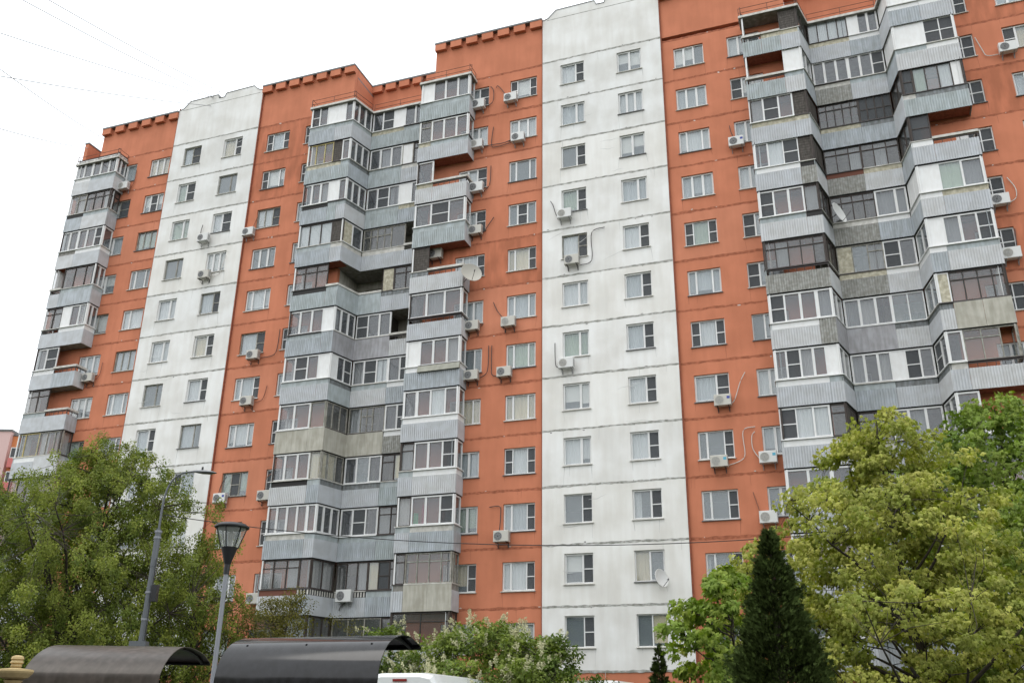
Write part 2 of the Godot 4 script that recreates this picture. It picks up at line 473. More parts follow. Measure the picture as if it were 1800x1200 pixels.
func run(bal: Node, A: Vector2, B: Vector2, yj: float, toks: Array, para: String) -> void:
	var d := (B - A)
	var w := d.length()
	d /= w
	var xa := Vector3(d.x, 0, d.y)
	var T := Transform3D(Basis(xa, Vector3.UP, xa.cross(Vector3.UP)), Vector3(A.x, yj, A.y))
	var e := [0.0]
	var tot := 0.0
	for t in toks: tot += tok_weight(t)
	var acc := 0.0
	for t in toks:
		acc += tok_weight(t); e.append(w * acc / tot)
	for i in toks.size():
		var t: String = toks[i]
		var parts := t.split("/")
		var fr := parts[0][0]
		var cells := parts[0].substr(1)
		var inf := parts[1]
		var pm: String = ["steel", "steel", "steel_blue", "steel_pale"][rng.randi() % 4] if inf.length() < 2 else {"o": "steel_old", "r": "steel_rust", "k": "steel_dark", "p": "smooth_grey", "b": "beige", "s": "steel", "w": "steel"}[inf[1]]
		var l: float = e[i]; var r: float = e[i + 1]
		var S := T * Transform3D(Basis(), Vector3(l, 0, 0))
		var sw := r - l
		var tall := inf[0] in ["c", "f", "b", "p"]
		var ptop := TOPY - 0.005 if tall else 0.84
		var kind := para
		if inf[0] == "c": kind = "c"
		if inf[0] in ["f", "b", "p"]: kind = "f"
		if inf[0] == "b": pm = "beige"
		if inf[0] == "p": pm = "smooth_grey"
		if kind == "c":
			objt("corrugated_panel", corrugated(sw - 0.008, -0.12, ptop), pm, bal, S)
		else:
			var np := 2 if sw > 2.2 else 1
			for k in np:
				bx("parapet_panel", bal, pm, S, sw * k / np + 0.006, sw * (k + 1) / np - 0.006, -0.12, ptop, -0.012 + 0.006 * (k % 2), 0.012 + 0.006 * (k % 2))
		# dark frame bar behind the foot and head of the parapet
		bx("parapet_frame", bal, "rail", S, 0.0, sw, 0.11, 0.16, -0.07, -0.03)
		bx("parapet_frame", bal, "rail", S, 0.0, sw, 0.80, 0.84, -0.07, -0.03)
		if not tall:
			if inf[0] == "o":
				bx("handrail", bal, "rail", S, 0.0, sw, 1.05, 1.09, -0.06, -0.02)
				var nb := maxi(2, int(sw / 0.35))
				for k in nb + 1: bx("baluster", bal, "rail", S, (sw - 0.03) * k / nb, (sw - 0.03) * k / nb + 0.025, 0.84, 1.05, -0.05, -0.025)
			elif inf[0] == "z":
				var nzb := maxi(3, int(sw / 0.16))
				bx("infill_panel", bal, "gap", S, 0.0, sw, 0.84, TOPY, -0.035, -0.02)
				for k in nzb: bx("infill_slat", bal, "ledge", S, sw * (k + 0.15) / nzb, sw * (k + 0.6) / nzb, 0.86, TOPY - 0.02, -0.018, -0.004)
			elif inf[0] == "e":
				var mb := MB.new()
				mb.quad(Vector3(0, 0.78, 0.16), Vector3(sw, 0.78, 0.16), Vector3(sw, TOPY, 0.06), Vector3(0, TOPY, 0.06))
				mb.quad(Vector3(0, TOPY, -0.03), Vector3(0, 0.78, -0.03), Vector3(0, 0.78, 0.16), Vector3(0, TOPY, 0.06))
				mb.quad(Vector3(sw, 0.78, 0.16), Vector3(sw, 0.78, -0.03), Vector3(sw, TOPY, -0.03), Vector3(sw, TOPY, 0.06))
				objt("sloped_apron", mb.mesh(), "olive", bal, S)
			else:
				bx("infill_panel", bal, INFILL[inf[0]], S, 0.004, sw - 0.004, 0.82 if inf[0] != "d" else 0.86, TOPY, -0.07, -0.045 + rng.randf() * 0.03)
		if fr == "O":
			bx("handrail", bal, "ledge", S, -0.02, sw + 0.02, TOPY + 0.002, TOPY + 0.13, -0.10, 0.05)
			continue
		if fr == "N": continue
		var prot := 0.05 if fr == "W" else 0.02
		bx("window_ledge", bal, "pvc" if fr == "W" and rng.randf() < 0.7 else ("ledge" if rng.randf() < 0.6 else "rail"), S, -0.01, sw + 0.01, TOPY + 0.002, TOPY + 0.045, -0.15, prot)
		var gy := TOPY + 0.047
		glaze(bal, S * Transform3D(Basis(), Vector3(0.0, gy, -0.10)), sw, 2.63 - gy, fr, cells, false)
		bx("painted_shadow_line", bal, "gap", S, 0.0, sw, 2.632, 2.735, -0.13, -0.075)  # dark strip that paints in the shadow line under the parapet above

func tok_weight(t: String) -> float:
	var c := t.split("/")[0].substr(1)
	var s := 0.0
	for q in c: s += WEIGHTS.get(q, 1.0)
	return s

func balcony_floor(pts: PackedVector2Array, y0: float, y1: float) -> ArrayMesh:
	var mb := MB.new()
	var tri := Geometry2D.triangulate_polygon(pts)
	for i in range(0, tri.size(), 3):
		var a := pts[tri[i]]; var b := pts[tri[i + 1]]; var c := pts[tri[i + 2]]
		mb.tri(Vector3(a.x, y1, a.y), Vector3(b.x, y1, b.y), Vector3(c.x, y1, c.y))
		mb.tri(Vector3(a.x, y0, a.y), Vector3(c.x, y0, c.y), Vector3(b.x, y0, b.y))
	for i in pts.size():
		var a := pts[i]; var b := pts[(i + 1) % pts.size()]
		mb.quad(Vector3(a.x, y0, a.y), Vector3(b.x, y0, b.y), Vector3(b.x, y1, b.y), Vector3(a.x, y1, a.y))
	return mb.mesh()

# one storey of balconies: sec has the plan, spec the glazing, left to right
func balcony(sec: Dictionary, k: int, spec: String) -> void:
	var yj: float = Y0 + ST * k + sec.get("dy", 0.0) * maxf(0.0, k - 8)
	var bal := sub("balcony", building, Vector3.ZERO)
	var segs := {}
	var cur := ""
	for w in spec.split(" ", false):
		if w.length() == 1:
			cur = w; segs[cur] = []
		else: segs[cur].append(w)
	var zf := 0.9
	var zi := -0.75
	var P := {}
	if sec.has("L0"):
		P["A"] = [Vector2(sec.L0, 0.01), Vector2(sec.L0, zf)]
		P["L"] = [Vector2(sec.L0, zf), Vector2(sec.L1, zf)]
		P["D"] = [Vector2(sec.L1, zf), Vector2(sec.I0, zi)]
	if sec.has("flat"):
		P["A"] = [Vector2(sec.R0, 0.01), Vector2(sec.R0, zf)]
	else:
		P["I"] = [Vector2(sec.I0, zi), Vector2(sec.I1, zi)]
		P["E"] = [Vector2(sec.I1, zi), Vector2(sec.R0, zf)]
	P["R"] = [Vector2(sec.R0, zf), Vector2(sec.R1, zf)]
	P["S"] = [Vector2(sec.R1, zf), Vector2(sec.R1, 0.01)]
	for s in P:
		var toks: Array = segs.get(s, [])
		if toks.is_empty(): toks = ["Wg/s"] if k % 3 else ["Dg/s"]
		run(bal, P[s][0], P[s][1], yj, toks, "c" if s in sec.corr else "f")
	var pts := PackedVector2Array()
	var q := 0.03
	if sec.has("L0"): pts.append_array([Vector2(sec.L0 + q, 0.008), Vector2(sec.L0 + q, zf - q), Vector2(sec.L1 - q, zf - q), Vector2(sec.I0 - 0.02, zi - q)])
	if sec.has("flat"): pts.append_array([Vector2(sec.WL + 0.008, 0.008), Vector2(sec.R0 + q, 0.009)])
	else: pts.append(Vector2(sec.I1 + 0.02, zi - q))
	pts.append_array([Vector2(sec.R0 + q, zf - q), Vector2(sec.R1 - q, zf - q), Vector2(sec.R1 - q, 0.008), Vector2(sec.WR - 0.008, 0.008), Vector2(sec.WR - 0.008, -2.37), Vector2(sec.WL + 0.008, -2.37)])
	if sec.has("L0"): pts.append(Vector2(sec.WL + 0.008, 0.008))
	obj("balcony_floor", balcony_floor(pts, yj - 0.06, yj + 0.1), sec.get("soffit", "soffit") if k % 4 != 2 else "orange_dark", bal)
	# coloured undersides of the two outer balconies
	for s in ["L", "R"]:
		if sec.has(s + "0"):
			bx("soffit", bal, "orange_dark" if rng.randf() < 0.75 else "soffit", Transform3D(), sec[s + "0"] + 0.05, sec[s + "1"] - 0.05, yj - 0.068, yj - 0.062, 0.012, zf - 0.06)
	# screen between the two flats that share the recess
	if sec.has("L0"):
		var mid: float = (sec.I0 + sec.I1) / 2
		bx("divider", bal, "board", Transform3D(), mid - 0.02, mid + 0.02, yj + 0.1, yj + 2.7, -2.38, zi - 0.12)

func roof_slab(sec: Dictionary, yj: float) -> void:
	var bal := sub("balcony_roof", building, Vector3.ZERO)
	var pts := PackedVector2Array()
	var q := 0.06
	if sec.has("L0"): pts.append_array([Vector2(sec.L0 - q, 0.008), Vector2(sec.L0 - q, 0.9 + q), Vector2(sec.L1 + q, 0.9 + q), Vector2(sec.I0 + 0.05, -0.75 + q)])
	if sec.has("flat"): pts.append_array([Vector2(sec.WL + 0.008, 0.008), Vector2(sec.R0 - q, 0.009)])
	else: pts.append(Vector2(sec.I1 - 0.05, -0.75 + q))
	pts.append_array([Vector2(sec.R0 - q, 0.9 + q), Vector2(sec.R1 + q, 0.9 + q), Vector2(sec.R1 + q, 0.008), Vector2(sec.WR - 0.008, 0.008), Vector2(sec.WR - 0.008, -2.37), Vector2(sec.WL + 0.008, -2.37)])
	if sec.has("L0"): pts.append(Vector2(sec.WL + 0.008, 0.008))
	obj("slab", balcony_floor(pts, yj - 0.10, yj + 0.02), "soffit", bal)
	# pale metal edging along the front
	var chain := []
	if sec.has("L0"): chain.append_array([Vector2(sec.L0 - q, 0.03), Vector2(sec.L0 - q, 0.9 + q), Vector2(sec.L1 + q, 0.9 + q), Vector2(sec.I0 + 0.05, -0.75 + q)])
	if sec.has("flat"): chain.append(Vector2(sec.R0 - q, 0.03))
	else: chain.append(Vector2(sec.I1 - 0.05, -0.75 + q))
	chain.append_array([Vector2(sec.R0 - q, 0.9 + q), Vector2(sec.R1 + q, 0.9 + q), Vector2(sec.R1 + q, 0.03)])
	for i in chain.size() - 1:
		var a: Vector2 = chain[i]; var b: Vector2 = chain[i + 1]
		var d := (b - a).normalized()
		var xa := Vector3(d.x, 0, d.y)
		var T := Transform3D(Basis(xa, Vector3.UP, xa.cross(Vector3.UP)), Vector3(a.x, yj, a.y))
		bx("edging", bal, "ledge", T, 0.0, (b - a).length(), -0.09, 0.05, 0.002, 0.03)
		var mb := MB.new()
		var A := Vector3(a.x, yj, a.y) - T.basis.z * 0.1; var B := Vector3(b.x, yj, b.y) - T.basis.z * 0.1
		for hh in [0.32, 0.62]:
			mb.tube([A + Vector3.UP * hh, B + Vector3.UP * hh], [0.016, 0.016], 5)
		var np := maxi(1, int(round((b - a).length() / 1.5)))
		for j in np + 1:
			var p := A.lerp(B, j / float(np))
			mb.tube([p, p + Vector3.UP * 0.63], [0.018, 0.018], 5)
		obj("roof_railing", mb.mesh(), "rust", bal)

# ---------------------------------------------------------------- the apartment block
var SEC := {
	"F": {"flat": true, "R0": -47.6, "R1": -44.08, "WL": -48.0, "WR": -46.7, "corr": ""},
	"M": {"L0": -29.03, "L1": -26.0, "I0": -25.58, "I1": -21.88, "R0": -21.45, "R1": -18.27, "WL": -26.65, "WR": -21.02, "corr": "LIR"},
	"R": {"L0": -2.64, "L1": 0.27, "I0": 0.68, "I1": 4.22, "R0": 4.6, "R1": 7.48, "WL": -0.35, "WR": 5.25, "corr": "LIR", "dy": -0.09},
}
var BALC := {
	"F": [
		"R Dgg/s Dggg/s S Dg/s", "R Dgg/s Dggg/s S Dg/s", "R Dgg/s Dggg/s S Dg/s", "R Yg/w Dgg/s Ggg/s S Gg/s", "R YgG/w Gggg/f S Dg/s",
		"R Dtt/s Ooo/o S Og/o", "R Wgh/w Ooo/o S Og/o", "R Dtt/o Wwgk/w S Wgg/w", "R Oo/o Dggg/s S Wgg/s", "R Wgg/n Wggh/w S Wg/w", "R Ggt/d Dttt/s S Dtt/s", "R Wgg/w Wggg/s S Wgg/s"],
	"M": [
		"L Dgg/d D Dggg/s I Gggg/s Dg/s R Dtt/s S Dg/s",
		"L Dttt/r Dg/z D Dgg/z I Dggg/z Dlht/s R Dt/n Gtttt/b S Ggg/n",
		"L Wgggg/t Wg/s D Wggg/s I Wghg/s Dtt/so R Dg/s Wggh/t S Wg/s",
		"L Wggg/d Gl/s D Gllg/k I Wgkg/k Dty/so R Dt/s Wggh/w S Wg/w",
		"L Wgg/b Gg/b D Gggg/b I Ggxg/b Wgh/wr R Wg/w Wgcg/w S Wg/w",
		"L Wghg/s Ww/s D Wwgh/ko I Wghc/s Wgh/w R Ww/w Wggg/e S Wg/w",
		"L Wggg/s Ww/c D Wggg/p I Whgg/p Ooo/o R Wggg/o S Wg/o",
		"L Dttt/do Oo/so D Oo/fo I Ooo/fo Db/k Dtt/k R Dn/k Ooo/o S Oo/o",
		"L Dccc/s Dn/t D Wbg/t I Gxxg/t Oo/o R Wghg/so S Wg/s",
		"L Wggg/d Ww/so Wg/s D Wggg/k I Wghg/so Ww/y Wg/y R Wg/y Ooo/o S Oo/o",
		"L Yggg/yo Dn/yo Wg/so D Wggg/k I Wggg/so Gw/t Dt/t R Gt/y Wggg/s S Wg/s",
		"L Whgw/s Wwg/s D Wggg/s I Wghw/yo Wgg/so R Ww/so Wggg/so S Wg/s"],
	"R": [
		"L Wgg/s D Wg/s I Dtt/s Wgg/s R Wgg/s", "L Wgg/s D Wg/s I Dtt/s Wgg/s R Wgg/s",
		"L Wgg/w Wg/s D Wgg/s I Dtt/o Wgg/s E Wg/s R Wgg/s",
		"L Whcc/w Dt/t D Dnn/s I Dtt/t Wggg/s E Wgg/s R Wg/w Ooo/o S Oo/o",
		"L Wghgg/w Ww/s D Wgg/k I Wggg/s Wwhg/k E Whg/k R Wg/t Gtto/o S Gg/o",
		"L Whgg/w Wg/cr D Wgg/p I Wggg/p Wkk/k E Wkk/k R Wb/k Dtttt/b S Dg/s",
		"L Dttttt/or D Dggg/o I Gbkt/yr Whg/w E Wkg/w R Ww/w Wggh/s S Wg/s",
		"L Whgg/s Dg/d D Dgg/d I Dtttt/tr WGg/w E Www/w R Ww/w Wvg/y S Wg/y",
		"L Wgch/w Dn/dr D Dnn/s I Dttt/rr Dttt/y E Dgg/s R Dh/w Ooo/o S Oo/o",
		"L Wghg/y Dn/y D Dnn/s I Dttttt/y Dhhhh/k E Dgg/c R Dh/to Dvkcw/ko S Dg/k",
		"L Ooo/oo Ww/s D Wgg/s I Wggg/tr Wggh/s E Www/s R Www/s Whh/w S Wg/w",
		"L Oo/oo Oo/yo Dn/y D Dgg/s I Dcccc/y Wwgg/w E Www/cs R Www/w Wgg/w S Wg/w"],
}
const WIN := {   # column -> [x0, x1, layouts from the top row down]
	"A": [-44.92, -43.2, ["gg", "gh", "gg", "gg", "gg", "ggg", "ggg", "gGh", "gh", "gg", "gg", "gg"]],
	"B": [-42.05, -40.46, ["ggg", "ghg", "ggg", "gGg", "gG", "ggg", "gGg", "gGg", "ggg", "ggg", "ggg", "ggg"]],
	"C": [-39.25, -37.87, ["gh", "gh", "Gg", "Gg", "Gg", "Gg", "Gg", "Gh", "gh", "Gg", "Gg", "Gg"]],
	"D": [-36.09, -34.66, ["Gh", "Gg", "gh", "ggg", "Gh", "Gh", "Gh", "Gk", "hG", "Gg", "Gg", "Gg"]],
	"E": [-32.84, -31.14, ["hGh", "hGg", "ggh", "ggg", "gGg", "Gh", "gGh", "gGg", "ghg", "ggg", "gGg", "gGg"]],
	"F": [-29.98, -28.3, ["hg", "hg", "gg", "gg", "gg", "hg", "Gg", "hg", "hg", "hg", "Gg", "Gg"]],
	"G": [-19.19, -17.42, ["ggh", "ggg", "ggh", "ggh", "gGh", "ggg", "gGg", "gGg", "ggg", "ggg", "gGh", "gGg"]],
	"H": [-16.08, -14.44, ["hGh", "ggg", "gGg", "ghg", "gGh", "gGg", "gGg", "gGg", "hGh", "gGh", "gGh", "gGg"]],
	"I": [-12.95, -11.55, ["Gh", "Gg", "Gh", "Gh", "Ch", "Gg", "Gg", "Gg", "Gg", "Kh", "Gh", "Kh"]],
	"J": [-9.62, -8.23, ["gg", "ggg", "gg", "Gg", "Ch", "Gh", "Gh", "Gh", "Gh", "Gh", "lg", "ky"]],
	"K": [-6.44, -4.80, ["ggk", "ggg", "gGg", "ggg", "hGh", "gGg", "hGh", "Gh", "gGh", "gGh", "gGh", "gGg"]],
	"L": [-3.52, -1.8, ["ggk", "hgg", "ggg", "ggg", "hgg", "hgg", "kgg", "ggg", "ggg", "ggg", "ggg", "ggg"]],
	"N": [6.68, 8.28, ["ggh", "ghh", "ghh", "whh", "ghh", "ghh", "ghh", "ggg", "ggg", "ggg", "ggg", "ggg"]],
	"O": [9.58, 11.22, ["ggg", "hgg", "ggg", "ggg", "ggg", "ggg", "ggg", "ggg", "ggg", "ggg", "ggg", "ggg"]],
}

func section(x0: float, x1: float, cols: Array, white: bool, dyf := 0.0, side := 0) -> void:
	var z := 0.12 if white else 0.0
	var rel: Array = SILLW if white else SILLO
	var wall := "whitewall" if white else "orange"
	var stains := MB.new()
	for k in NS:
		var dy: float = dyf * maxf(0.0, k - 5)
		var yb := Y0 + ST * k + dy
		var yt := Y0 + ST * (k + 1) + dyf * maxf(0.0, k - 4)
		var holes := []
		for c in cols:
			var wd: Array = WIN[c]
			holes.append([wd[0], wd[1], yb + rel[0], yb + rel[1]])
		wall_panel(x0 + 0.01, x1 - 0.01, yb + 0.012, yt - 0.012, z, 0.27, holes, wall, "")
		joint(x0, x1, yb, z, "white_joint" if white else "orange_joint", 0.092 if white else 0.11)
		for c in cols:
			var wd: Array = WIN[c]
			var cells: String = wd[2][NS - 1 - k]
			var fr := "W"
			if (c == "I" and k == 7): fr = "G"
			elif c in ["B", "C", "D", "A", "E"] and (k * 7 + c.unicode_at(0)) % 3 == 0: fr = "G"
			window(wd[0], wd[1], yb + rel[0], yb + rel[1], z, cells, fr)
			for s in 2:
				if rng.randf() < 0.6: wiggle(stains, wd[s] + rng.randf_range(-0.05, 0.05), yb + rel[0] - 0.05, rng.randf_range(0.3, 0.95), rng.randf_range(0.012, 0.03), z + 0.002, rng.randf_range(-0.08, 0.08))
			if rng.randf() < 0.35: wiggle(stains, lerpf(wd[0], wd[1], rng.randf()), yb + rel[0] - 0.06, rng.randf_range(0.2, 0.6), 0.015, z + 0.002, 0.0)
	for j in int((x1 - x0) * 3.0):   # old seepage below the joints
		var k := rng.randi() % (NS + 1)
		wiggle(stains, rng.randf_range(x0 + 0.2, x1 - 0.2), Y0 + ST * k + dyf * maxf(0.0, k - 5) - 0.06, rng.randf_range(0.15, 0.6), rng.randf_range(0.008, 0.02), z + 0.002, 0.0)
	if white:
		var cr := MB.new()
		for j in 16:
			var y := Y0 + rng.randf_range(2.0, ST * NS + 1.5)
			var x := rng.randf_range(x0 + 0.3, x1 - 1.6)
			var ln := rng.randf_range(0.5, 1.5)
			var sl := rng.randf_range(-0.25, 0.45)
			var pp := Vector3(x, y, z + 0.0025)
			for i in 14:
				var f := (i + 1) / 14.0
				var p := Vector3(x + ln * f, y + sl * ln * f + 0.10 * nz.get_noise_2d(x * 40.0 + f * 60.0, y * 20.0), z + 0.0025)
				var hw := 0.012 * (1.0 - absf(2.0 * f - 1.0)) + 0.003
				cr.quad(pp - Vector3(0, hw, 0), p - Vector3(0, hw, 0), p + Vector3(0, hw, 0), pp + Vector3(0, hw, 0))
				pp = p
		var co := obj("hairline_cracks", cr.mesh(), "stain_w", building)
		co.set_meta("kind", "stuff")
	var chip := MB.new()
	for j in 34:
		var k := rng.randi() % (NS + 1)
		var y := Y0 + ST * k + dyf * maxf(0.0, k - 5) + rng.randf_range(-0.11, 0.11)
		var x := rng.randf_range(x0 + 0.15, x1 - 0.15)
		var w := rng.randf_range(0.02, 0.09)
		var h := rng.randf_range(0.015, 0.04)
		var c := Vector3(x, y, z + 0.0045)
		var ring := []
		for i in 7:
			var a := TAU * i / 7.0
			var q := rng.randf_range(0.6, 1.2)
			ring.append(c + Vector3(cos(a) * w * q, sin(a) * h * q, 0))
		for i in 7: chip.tri(c, ring[i], ring[(i + 1) % 7])
	var ch := obj("flaked_spots", chip.mesh(), "crack" if white else "ledge", building)
	ch.set_meta("kind", "stuff")
	var st := obj("rain_streaks", stains.mesh(), "stain_w" if white else "stain_o", building)
	st.set_meta("kind", "stuff")
	# floors, back wall and the plinth
	for k in NS + 1:
		var dz: float = dyf * maxf(0.0, k - 5)
		bx("floor_slab", building, "room", Transform3D(), x0, x1, Y0 + ST * k - 0.10 + dz, Y0 + ST * k + 0.07 + dz, -5.0, z - 0.28)
	wall_panel(x0 + 0.01, x1 - 0.01, 0.0, Y0 - 0.012, z - 0.03, 0.27, [], "orange", "")
	joint(x0, x1, Y0 + ST * NS + dyf * 7.0, z, "white_joint" if white else "orange_joint", 0.092 if white else 0.11)

func parapet_orange(x0: float, x1: float, y1: float, z := 0.0, yb := Y0 + ST * NS) -> void:
	wall_panel(x0 + 0.01, x1 - 0.01, yb + 0.012, y1 - 0.12, z, 0.27, [], "orange", "")
	bx("coping", building, "coping", Transform3D(), x0 - 0.02, x1 + 0.02, y1 - 0.118, y1, z - 0.35, z + 0.26)
	var n := int(round((x1 - x0) / 1.22))
	for i in n + 1:
		if n < 2: continue
		var cx := lerpf(x0 + 0.36, x1 - 0.36, i / float(n))
		bx("corbel", building, "orange", Transform3D(), cx - 0.36, cx + 0.36, y1 - 0.58, y1 - 0.122, z + 0.002, z + 0.24)

func parapet_white(x0: float, x1: float, raise: float, z: float) -> void:
	var w := x1 - x0
	var b := Y0 + ST * NS + 0.012
	var prof := [[0.01, 40.36], [0.35, 40.46], [0.62, 40.72], [0.85, 40.95], [w * 0.46, 40.98], [w * 0.475, 40.68], [w * 0.545, 40.66], [w * 0.56, 40.95], [w - 0.75, 41.0], [w - 0.5, 40.74], [w - 0.3, 40.6], [w - 0.01, 40.5]]
	var mb := MB.new()
	var cap := MB.new()
	for i in prof.size() - 1:
		var a := Vector3(x0 + prof[i][0], prof[i][1] + raise, z); var c := Vector3(x0 + prof[i + 1][0], prof[i + 1][1] + raise, z)
		var o := Vector3(0, 0, -0.27)
		mb.quad(Vector3(a.x, b, z), Vector3(c.x, b, z), c, a)
		mb.quad(Vector3(c.x, b, z) + o, Vector3(a.x, b, z) + o, a + o, c + o)
		mb.quad(a, c, c + o, a + o)
		var d := (c - a).normalized(); var up := Vector3(-d.y, d.x, 0) * 0.035
		var f := Vector3(0, 0, 0.03); var bo := Vector3(0, 0, -0.30)
		cap.quad(a + f, c + f, c + f + up, a + f + up); cap.quad(a + f + up, c + f + up, c + bo + up, a + bo + up); cap.quad(a + f, a + bo, c + bo, c + f)
	for s in [[0, 1], [prof.size() - 1, -1]]:
		var p: Array = prof[s[0]]
		var a := Vector3(x0 + p[0], b, z); var t := Vector3(x0 + p[0], p[1] + raise, z); var o := Vector3(0, 0, -0.27)
		mb.quad(a + o, a, t, t + o)
	obj("parapet_panel", mb.mesh(), "whitewall", building)
	obj("coping", cap.mesh(), "coping", building)
	joint(x0 + 0.3, x1 - 0.2, 40.33 + raise, z, "white_joint", 0.02)

func recess(sec: Dictionary, top: float, k1 := NS) -> void:
	var L: float = sec.WL; var R: float = sec.WR
	var zb := -2.4
	for k in NS:
		var yb: float = Y0 + ST * k + sec.get("dy", 0.0) * maxf(0.0, k - 8)
		var h := []
		var wx := [[L + 0.5, L + 1.9], [R - 1.9, R - 0.5]] if R - L > 4.0 else [[L + 0.15, R - 0.15]]
		for q in wx: h.append([q[0], q[1], yb + 0.85, yb + 2.25])
		wall_panel(L, R, yb + 0.005, yb + ST - 0.005, zb, 0.26, h, "beige" if sec.has("L0") else "orange", "")
		for q in wx: window(q[0], q[1], yb + 0.85, yb + 2.25, zb, "Kk" if k % 3 == 1 else "Gg", "G" if k % 2 else "W")
		bx("floor_slab", building, "room", Transform3D(), L, R, yb - 0.10, yb + 0.07, -5.0, zb - 0.27)
	for s in [L, R]:
		var sg := -1.0 if s == L else 1.0
		if s == L and not sec.has("L0"): continue
		for k in NS:
			var yb2: float = Y0 + ST * k
			bx("side_wall", building, "beige" if sec.has("L0") else "orange", Transform3D(), minf(s, s + sg * 0.26), maxf(s, s + sg * 0.26), yb2 + 0.004, yb2 + ST - 0.004, -5.0, -0.275)
		bx("side_wall", building, "orange", Transform3D(), minf(s, s + sg * 0.26), maxf(s, s + sg * 0.26), Y0 + ST * NS, top - 0.125, -2.68, -0.275)
		bx("coping", building, "coping", Transform3D(), minf(s - sg * 0.03, s + sg * 0.30), maxf(s - sg * 0.03, s + sg * 0.30), top - 0.122, top - 0.02, -2.7, -0.36)
	bx("back_wall", building, "orange", Transform3D(), L, R, 0.0, Y0 - 0.01, zb - 0.26, zb)
	parapet_orange(L, R, top, zb, Y0 + ST * NS)

func build_block() -> void:
	building = thing("apartment_building", "twelve-storey orange and white panel apartment building with stacked glazed balconies", "building")
	section(-46.7, -40.27, ["A", "B"], false)
	section(-40.27, -33.56, ["C", "D"], true)
	section(-33.56, -26.65, ["E", "F"], false)
	section(-21.02, -14.05, ["G", "H"], false)
	section(-14.05, -7.09, ["I", "J"], true)
	section(-7.09, -0.35, ["K", "L"], false, -0.04)
	section(5.25, 12.6, ["N", "O"], false, -0.09)
	parapet_orange(-46.7, -40.30, 40.35)
	parapet_white(-40.27, -33.56, 0.0, 0.12)
	parapet_orange(-33.53, -26.65, 40.75)
	parapet_orange(-21.02, -14.08, 40.80)
	parapet_white(-14.05, -7.09, 0.27, 0.12)
	parapet_orange(-7.06, -0.35, 40.75)
	parapet_orange(5.25, 12.6, 40.75)
	# the sides of the white bays are painted in the darker orange
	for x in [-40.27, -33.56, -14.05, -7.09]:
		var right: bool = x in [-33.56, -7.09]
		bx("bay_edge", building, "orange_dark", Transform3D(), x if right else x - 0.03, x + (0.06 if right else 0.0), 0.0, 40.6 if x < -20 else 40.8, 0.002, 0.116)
	for s in ["F", "M", "R"]:
		recess(SEC[s], 39.9 if s == "F" else 40.75)
		for k in NS: balcony(SEC[s], k, BALC[s][k])
		roof_slab(SEC[s], Y0 + ST * NS - 0.16 + SEC[s].get("dy", 0.0) * 4.0 + (-0.3 if s == "F" else 0.0))
	# gable, back wall, roof
	bx("gable_wall", building, "orange", Transform3D(), -48.3, -48.0, 0.0, 39.5, -12.0, -0.01)
	bx("coping", building, "coping", Transform3D(), -48.33, -47.97, 39.5, 39.6, -12.0, 0.02)
	bx("gable_wall", building, "orange", Transform3D(), 12.6, 12.9, 0.0, 40.7, -12.0, -0.01)
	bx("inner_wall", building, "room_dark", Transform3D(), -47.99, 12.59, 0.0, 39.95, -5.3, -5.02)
	bx("rear_wall", building, "orange", Transform3D(), -47.99, 12.59, 0.0, 40.6, -12.0, -11.7)
	bx("roof", building, "coping", Transform3D(), -47.99, 12.59, 39.96, 40.06, -11.69, -2.67)
	for q in [[-46.7, -40.27], [-40.27, -33.56], [-33.56, -26.65], [-21.02, -14.05], [-14.05, -7.09], [-7.09, -0.35], [5.25, 12.6]]:
		bx("roof", building, "coping", Transform3D(), q[0], q[1], 39.96, 40.06, -2.665, -0.28)

